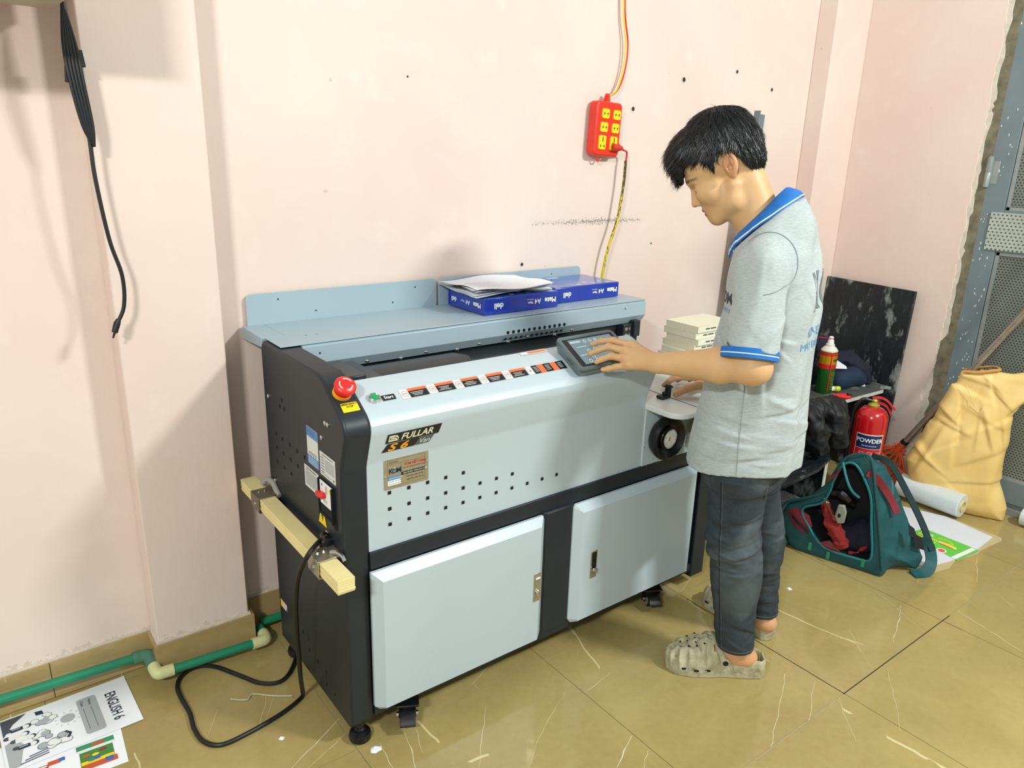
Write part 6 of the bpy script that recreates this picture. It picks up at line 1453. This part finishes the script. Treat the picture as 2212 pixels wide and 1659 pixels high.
# broom
M_ORP = mat('orange_broom_plastic', (212, 84, 40), .45, var=.1)
br = thing('broom', 'orange plastic broom with grey metal handle leaning in the corner', 'broom', (2.12, .07, 0))
b0 = Vector((2.10, .010, .228)); b1 = Vector((2.085, -.66, 1.485)); bd_ = (b1-b0).normalized()
build('handle', MB().tube([b0, b0.lerp(b1, .5), b1], .0125, 14), mat('grey_wrapped_handle', (168, 158, 146), .3, metal=.6, var=.15, vs=30), br)
build('handle_collar', MB().tube([b0-bd_*.005, b0+bd_*.012], .016, 14), M_BLK2, br)
u_ = -bd_; s2 = Vector((0, u_.z, -u_.y)).normalized()
if s2.y < 0: s2 = -s2
Q = lambda a, c, t_=0: b0+u_*a+s2*c+Vector((t_, 0, 0))
build('socket', MB().tube([Q(-.01, 0), Q(.03, 0), Q(.06, 0)], [.016, .015, .012], 14), M_ORP, br)
hd = MB()
for c in (-.095, -.062, -.03, 0, .03, .062, .095): hd.tube([Q(.035+abs(c)*.15, c*.22), Q(.115, c)], .006, 8)
hd.tube([Q(.030, -.030), Q(.035, 0), Q(.030, .03)], .007, 8)
build('head_ribs', hd, M_ORP, br)
build('head_bar', MB().tube([Q(.118, -.115), Q(.122, 0), Q(.118, .115)], .012, 10, flat=1), M_ORP, br)
bm_ = MB(); rr = random.Random(1)
for i in range(150):
    c = -.108+.216*(i % 50)/49+rr.uniform(-.002, .002); t_ = (-.008, 0, .008)[i//50]; bm_.tube([Q(.122, c, t_), Q(.122+rr.uniform(.055, .066), c*1.07+rr.uniform(-.004, .004), t_*1.4)], .0016, 4)
bo_ = build('bristles', bm_, M_ORP, br); bo_['kind'] = 'stuff'

# yellow sack
M_SACK = NT('yellow_woven_sack'); c = M_SACK.ramp(M_SACK.noise(6, 4), [(.3, (222, 184, 108)), (.7, (236, 206, 134))]); M_SACK.color(c); M_SACK.b.inputs['Roughness'].default_value = .55; M_SACK.bump(M_SACK.noise(700, 2), .1, .0005); M_SACK = M_SACK.m
SC0 = Vector((2.120, -.240, 0)); se, sn = Vector((.4, -.917, 0)), Vector((.917, .4, 0))
def make_sack():
    f = Field((1.92, -.58, -.005), (2.29, .06, .69), .0045, pad=.0)
    out = [(-.05, -.002), (-.12, .03), (-.200, .10), (-.224, .19), (-.187, .284), (-.144, .439), (-.112, .547), (-.085, .62), (-.060, .615), (.015, .632), (.058, .63), (.095, .628), (.14, .640), (.190, .60), (.20, .54), (.150, .500), (.118, .455), (.112, .40), (.129, .272), (.142, .151), (.178, .054), (.178, -.002)]
    def g(X, Y, Z):
        r_ = (X-SC0.x)*se.x+(Y-SC0.y)*se.y; t_ = (X-SC0.x)*sn.x+(Y-SC0.y)*sn.y; zz = Z+0*r_
        T = np.interp(Z, [0, .1, .3, .45, .55, .65], [.050, .062, .060, .048, .032, .02])+0*r_; Tm = np.maximum(T, .02)
        d2 = poly_sdf(out, r_+0*zz, zz+0*r_)
        q_ = np.sqrt(np.maximum(d2+Tm, 0)**2+t_**2)-Tm
        q_ = q_*.9-.006*vnoise(r_*9, t_*9, Z*9, 31)
        q_ = q_+creases(r_, zz, 22, 5, (-.18, .2, .30, .62), .013, .020, (.08, .24))+creases(r_, zz, 12, 8, (-.22, .18, .05, .4), .010, .03, (.12, .3))
        return q_
    f.fn(g); f.fn(lambda X, Y, Z: Z-.0005+0*X+0*Y, sub=True)
    return f
sk_ = fbuild('sack', make_sack(), M_SACK, base=(SC0.x, SC0.y, 0)); tag(sk_, 'tall crumpled yellow sack standing against the steel door', 'sack')
pts = [SC0+se*a+sn*t_+Vector((0, 0, z)) for a, t_, z in ((-.075, -.018, .615), (-.03, -.028, .620), (.02, -.025, .634), (.05, -.01, .640), (.03, .012, .645), (-.03, .012, .630), (-.07, .005, .618))]
build('mouth_fold', MB().tube(smooth_pts(pts, 5), .007, 8, flat=.5), mat('sack_mouth_brown', (190, 140, 70), .7), sk_)
M_STR = mat('sack_thread', (236, 220, 160), .7)
build('stitch_thread', MB().tube(smooth_pts([SC0+se*a+sn*(-.052)+Vector((0, 0, z)) for a, z in ((-.06, .57), (-.02, .50), (.01, .46), (.02, .49))], 6), .0012, 5), M_STR, sk_)

# film rolls
def film_roll(a, b_, r_, label):
    a, b_ = Vector(a), Vector(b_); root = thing('film_roll', label, 'roll', ((a.x+b_.x)/2, (a.y+b_.y)/2, 0), 'rolls of clear film on the floor'); d = (b_-a).normalized(); L_ = (b_-a).length
    Mr = frame(a, d.orthogonal(), d.cross(d.orthogonal()))
    if Mr.to_3x3().col[2].dot(d) < 0: Mr = frame(a, d.cross(d.orthogonal()), d.orthogonal())
    build('film', MB().lathe([(.024, 0), (r_-.003, 0), (r_, .003), (r_, L_-.003), (r_-.003, L_), (.024, L_)], 40, 0, Mr, cap=False), mat('milky_film', (206, 216, 216), .22, var=.05, vs=5, coat=.4), root, ang=40)
    build('core', MB().lathe([(.0185, -.004), (.0245, -.004), (.0245, L_+.005), (.0185, L_+.005)], 28, 0, Mr, cap=False).lathe([(.0185, L_+.005), (.0185, -.004)], 28, 0, Mr, cap=False), mat('card_core', (214, 196, 136), .7), root)
film_roll((2.034, -.035, .0595), (2.030, -.300, .0595), .052, 'roll of milky plastic film on the floor in front of the yellow sack')
film_roll((2.195, -.47, .041), (2.200, -1.05, .041), .040, 'roll of pale plastic film on the floor along the steel door')

# flattened carton
ca = thing('carton', 'flattened white carton with green printed panel lying beside the backpack', 'carton', (1.7, -.3, 0)); M_CARD = mat('brown_board', (190, 172, 128), .8, var=.08); M_CW = mat('carton_white', (214, 218, 226), .6, var=.02)
base_poly = [(1.50, -.05), (1.93, -.10), (2.0, -.262), (1.99, -.475), (1.965, -.487), (1.800, -.472), (1.775, -.478), (1.632, -.452), (1.56, -.462), (1.475, -.440), (1.44, -.30)]
top_poly = [(1.50, -.05), (1.93, -.10), (1.99, -.262), (1.960, -.455), (1.800, -.462), (1.640, -.446), (1.500, -.412), (1.46, -.30)]
I4 = frame((0, 0, 0), (1, 0, 0), (0, 1, 0))
build('lower_board', MB().prism(base_poly, .0004, .0035, I4), M_CARD, ca, smooth=False); build('upper_board', MB().prism(top_poly, .0036, .0062, I4), M_CW, ca, smooth=False)
gp_ = [(1.800, -.262), (1.795, -.470), (1.640, -.456), (1.690, -.235)]
build('green_panel', MB().prism(gp_, .0063, .0068, I4), mat('carton_green', (92, 196, 70), .5, var=.03), ca, smooth=False)
b = MB(); b.add([(1.792, -.445, .0072), (1.790, -.462, .0072), (1.642, -.448, .0072), (1.645, -.430, .0072)], [(0, 1, 2, 3)], 0)
Fg = frame((1.72, -.36, .0070), Vector((-.07, -.99, 0)), Vector((.99, -.07, 0)))
disc(b, Fg, .017, 0, .0002, .03, -.05, k=20, r2=.020); disc(b, Fg, .012, 1, .0004, .03, -.05, k=18, r2=.014)
disc(b, Fg, .036, 2, .0003, .020, .012, k=22, r2=.012); disc(b, Fg, .030, 3, .0005, .022, .018, k=20, r2=.007); disc(b, Fg, .030, 1, .0006, .018, .003, k=20, r2=.004)
for k in range(9): a = R(20*k+10); b.add([(-.0+.015*cos(a), .03+.012*sin(a), .0002), (.0+.032*cos(a+.1), .03+.024*sin(a+.1), .0002), (.0+.032*cos(a-.1), .03+.024*sin(a-.1), .0002)], [(0, 2, 1)], 3, Fg)
rr = random.Random(21)
for row, (v0, m2, n_) in enumerate(((.036, 0, 6), (.012, 3, 9), (-.012, 3, 9))):
    for k in range(n_):
        u0 = -.095+k*.0085+row*.004; h_ = rr.choice((.010, .014, .018)); decal(b, Fg, .0045, h_, m2, .0003, u0, v0); disc(b, Fg, .0036, m2, .00035, u0+.002, v0-.003, k=8)
build('panel_print', b, [M_WHT, mat('print_coral', (224, 76, 70), .5, var=0), mat('print_cream', (240, 226, 150), .5, var=0), mat('print_sun_yellow', (244, 214, 30), .5, var=0)], ca, smooth=False)
build('crease', MB().add([(1.79, -.20, .0064), (1.50, -.14, .0064), (1.50, -.137, .0064), (1.79, -.198, .0064)], [(0, 1, 2, 3)]), M_CARD, ca, smooth=False)

# backpack, lying open
BC = Vector((1.292, -.357, 0)); be = Vector((.27, -.963, 0)); bn_ = Vector((.963, .27, 0))
FR = [(-.352, .020), (-.397, .115), (-.373, .184), (-.309, .223), (-.241, .273), (-.227, .342), (-.191, .420), (-.133, .448), (-.106, .421), (-.072, .289), (-.043, .171), (-.012, .03), (-.010, .0), (-.096, .0), (-.245, .0), (-.32, .0)]
BK = [(-.30, .0), (-.34, .1), (-.30, .2), (-.245, .29), (-.215, .375), (-.165, .398), (-.086, .376), (-.028, .286), (.016, .207), (.068, .113), (.098, .055), (.085, .0), (0, 0), (-.1, 0)]
OP = [(-.223, .315), (-.199, .390), (-.157, .402), (-.112, .341), (-.088, .285), (-.074, .199), (-.055, .097), (-.060, .054), (-.101, .047), (-.217, .052), (-.287, .125), (-.312, .180), (-.25, .223), (-.229, .273)]
def bp(r_, z, t_=0): return BC+be*r_+bn_*t_+Vector((0, 0, z))
M_TEALF = mat('teal_nylon', (14, 76, 80), .6, var=.22, vs=14, bump=.25, bs=260); M_IN = mat('dark_lining', (8, 12, 14), .8, var=.2); M_TLD = mat('dark_teal_strap', (8, 44, 48), .65, var=.15); M_MAR = mat('maroon_trim', (120, 30, 44), .6, var=.15); M_PIP = mat('teal_piping', (26, 110, 116), .5, var=.1)
def make_pack():
    f = Field((1.10, -.52, -.004), (1.56, .10, .50), .0042, pad=0)
    def g(X, Y, Z):
        r_ = (X-BC.x)*be.x+(Y-BC.y)*be.y+0*Z; t_ = (X-BC.x)*bn_.x+(Y-BC.y)*bn_.y+0*Z; z = Z+0*r_
        m_ = np.clip(t_/.15, 0, 1); d2 = poly_sdf(FR, r_, z)*(1-m_)+poly_sdf(BK, r_, z)*m_
        dt_ = np.maximum(-t_-.004, t_-.150); k = .022
        q_ = np.minimum(np.maximum(d2, dt_), 0)+np.sqrt(np.maximum(d2+k, 0)**2+np.maximum(dt_+k, 0)**2)-k
        q_ = np.maximum(np.maximum(d2, dt_), q_)
        return q_*.9-.005*(crumple(r_, t_, z, 1.1, 4)-.4)*np.clip(t_/.03, 0, 1)+creases(r_+t_, z, 22, 4, (-.15, .25, .02, .4), .007, .010, (.03, .12))*np.clip(t_/.02, 0, 1)
    f.fn(g)
    def c(X, Y, Z):
        r_ = (X-BC.x)*be.x+(Y-BC.y)*be.y+0*Z; t_ = (X-BC.x)*bn_.x+(Y-BC.y)*bn_.y+0*Z; z = Z+0*r_
        return np.maximum(poly_sdf(OP, r_, z)-.002+np.clip(t_, 0, 1)*.05, t_-.130)
    f.fn(c, k=.006, sub=True)
    f.fn(lambda X, Y, Z: Z-.0008+0*X+0*Y, sub=True)
    return f
def pack_mi(C_):
    r_ = (C_[:, 0]-BC.x)*be.x+(C_[:, 1]-BC.y)*be.y; t_ = (C_[:, 0]-BC.x)*bn_.x+(C_[:, 1]-BC.y)*bn_.y
    return ((poly_sdf(OP, r_, C_[:, 2]) < .008) & (t_ < .136) & (t_ > .004)).astype(int)
PK = thing('backpack', 'open teal backpack with maroon trim and tools inside, on the tiles behind the man', 'backpack', (1.32, -.2, 0))
fbuild('shell', make_pack(), [M_TEALF, M_IN], PK, mifn=pack_mi)
build('zip_piping', MB().tube(smooth_pts([bp(a, z, -.006) for a, z in OP+OP[:1]], 4), .0048, 8), M_PIP, PK)
build('zip_piping', MB().tube(smooth_pts([bp(a, z, -.004) for a, z in FR[:12]], 4), .005, 8), M_TEALF, PK)
def ribbon(nm, pts, wd, w, m_, th=.004, par=None):
    g_ = []; P_ = smooth_pts(pts, 6); wd = Vector(wd).normalized()
    for i, p in enumerate(P_):
        t_ = (P_[min(i+1, len(P_)-1)]-P_[max(i-1, 0)]).normalized(); x = (wd-t_*wd.dot(t_)).normalized(); n_ = t_.cross(x)
        g_.append([p+x*a*w/2+n_*b*th/2 for a, b in ((-1, -1), (1, -1), (1.05, 0), (1, 1), (-1, 1), (-1.05, 0))])
    m2 = MB().grid(g_, closed=True); m2.f += [list(range(6)), list(range(len(m2.v)-6, len(m2.v)))]; m2.mi += [0, 0]
    return build(nm, m2, m_, par or PK, ang=50)
VR = (.79, -.61, 0)
ribbon('shoulder_strap', [bp(-.13, .405, .12), bp(-.075, .375, .165), bp(-.005, .27, .19), bp(.065, .16, .195), bp(.112, .075, .185)], VR, .022, M_TLD, .008)
ribbon('bottom_strap', [bp(.075, .125, .155), bp(.100, .085, .185), bp(.118, .035, .175), bp(.110, .010, .13), bp(.075, .006, .09)], VR, .040, M_TEALF, .006)
build('top_handle', MB().tube(smooth_pts([bp(-.20, .40, -.010), bp(-.172, .345, -.030), bp(-.150, .31, -.030), bp(-.128, .285, -.010)], 6), .005, 8), M_PIP, PK)
def tab_(pts, w, m_, nm='trim_tab'): build(nm, MB().tube(smooth_pts(pts, 4), w, 8, flat=.22), m_, PK)
ribbon('trim_tab', [bp(-.115, .385, -.008), bp(-.088, .365, .012), bp(-.062, .325, .040), bp(-.030, .275, .058), bp(-.008, .235, .060)], VR, .026, M_MAR, .005)
tab_([bp(-.205, .375, -.010), bp(-.215, .35, -.016), bp(-.235, .325, -.016)], .011, M_MAR)
for j, pts in enumerate(([(.020, .20, .075), (.030, .165, .060), (.060, .150, .075), (.040, .185, .085)], [(.035, .150, .125), (.052, .105, .105), (.080, .092, .130), (.062, .135, .140)])):
    q = [bp(*p)+be*.012 for p in pts]; c_ = sum(q, Vector())/4; b = MB(); b.add(q+[c_+be*.006], [(0, 1, 4), (1, 2, 4), (2, 3, 4), (3, 0, 4)]); build('side_slot', b, M_IN, PK)
# inner and front pockets in maroon
for pts in ([(-.368, .150), (-.335, .178), (-.285, .160), (-.268, .120), (-.295, .078), (-.335, .10)], [(-.245, .060), (-.200, .085), (-.155, .052), (-.200, .044)]):
    k = len(pts); c_ = (sum(p[0] for p in pts)/k, sum(p[1] for p in pts)/k)
    b = MB(); b.add([bp(a, z, -.005) for a, z in pts]+[bp(c_[0], c_[1], -.014)], [(i, (i+1) % k, k) for i in range(k)]); build('maroon_pocket', b, M_MAR, PK)
for (a, z, da, dz_) in ((-.352, .155, .075, -.055), (-.345, .14, .068, -.05)): build('pocket_zip', MB().tube([bp(a, z, -.013), bp(a+da*.5, z+dz_*.5, -.018), bp(a+da, z+dz_, -.012)], .0028, 6), M_IN, PK)
for a, z in ((-.262, .045), (-.195, .030), (-.075, .045)): 
    b = MB(); b.prism(rrect(.012, .032, .004), 0, .003, frame(bp(a, z, -.020), be, (0, 0, 1))); build('zip_pull', b, mat('zip_pull_green', (34, 128, 96), .5), PK, bevel=.001)
# contents
heap('red_cloth', 'crumpled red cloth draped inside the open backpack', 'cloth', [(bp(-.245, .215, .012), bp(-.205, .150, .012), .018, .01), (bp(-.205, .150, .006), bp(-.165, .088, .008), .027, .01)], mat('red_rag', (132, 26, 22), .85, var=.2), .0035, .011, 3.2, 4)
heap('navy_rag', 'dark navy clothing packed in the bottom of the backpack', 'clothing', [(bp(-.155, .09, .06), bp(-.10, .10, .06), .05, .02), (bp(-.11, .13, .07), bp(-.10, .10, .06), .045, .02)], mat('navy_rag', (10, 14, 36), .85, var=.2), .005, .008, 1.5, 9)
heap('red_rag', 'small red rag at the lower right of the backpack opening', 'cloth', [(bp(-.095, .078, .012), bp(-.082, .090, .014), .012, .01), (bp(-.125, .052, .010), bp(-.10, .065, .010), .008, .01)], bpy.data.materials['red_rag'], .0035, .006, 2.4, 14)
gr = thing('grinder', 'black and grey hand tool with a hose clip lying in the backpack', 'tool', bp(-.19, .15, 0)[:])
build('grey_cover', MB().prism([(-.012, .035), (.010, .038), (.020, .012), (.018, -.032), (-.004, -.040), (-.018, -.015)], 0, .016, frame(bp(-.178, .205, -.004), be, (0, 0, 1))), mat('tool_grey', (150, 156, 144), .35, metal=.3), gr, bevel=.005, seg=3)
build('cover_window', MB().prism(rrect(.010, .014, .002), .0162, .0172, frame(bp(-.180, .200, -.004), be, (0, 0, 1))), M_HOLE, gr)
build('tool_body', MB().tube(smooth_pts([bp(-.225, .265, .02), bp(-.195, .270, .02), bp(-.165, .250, .025), bp(-.150, .235, .04)], 4), [.014]*4+[.019]*5+[.014]*4, 12), M_RUB, gr)
tag(build('spanner', MB().tube(smooth_pts([bp(-.238, .242, -.004), bp(-.232, .225, -.004), bp(-.212, .195, -.002), bp(-.196, .165, .0)], 4), [.004, .007, .006, .005, .0045, .0045, .004, .004, .004, .004, .004, .004, .004], 8, flat=.5).tube(smooth_pts([bp(-.222, .232, -.004), bp(-.234, .232, -.004), bp(-.244, .246, -.004)], 4), .0038, 8), M_CHR, base=tuple(bp(-.22, .2, 0))), 'chrome spanner propped in the backpack opening', 'spanner')
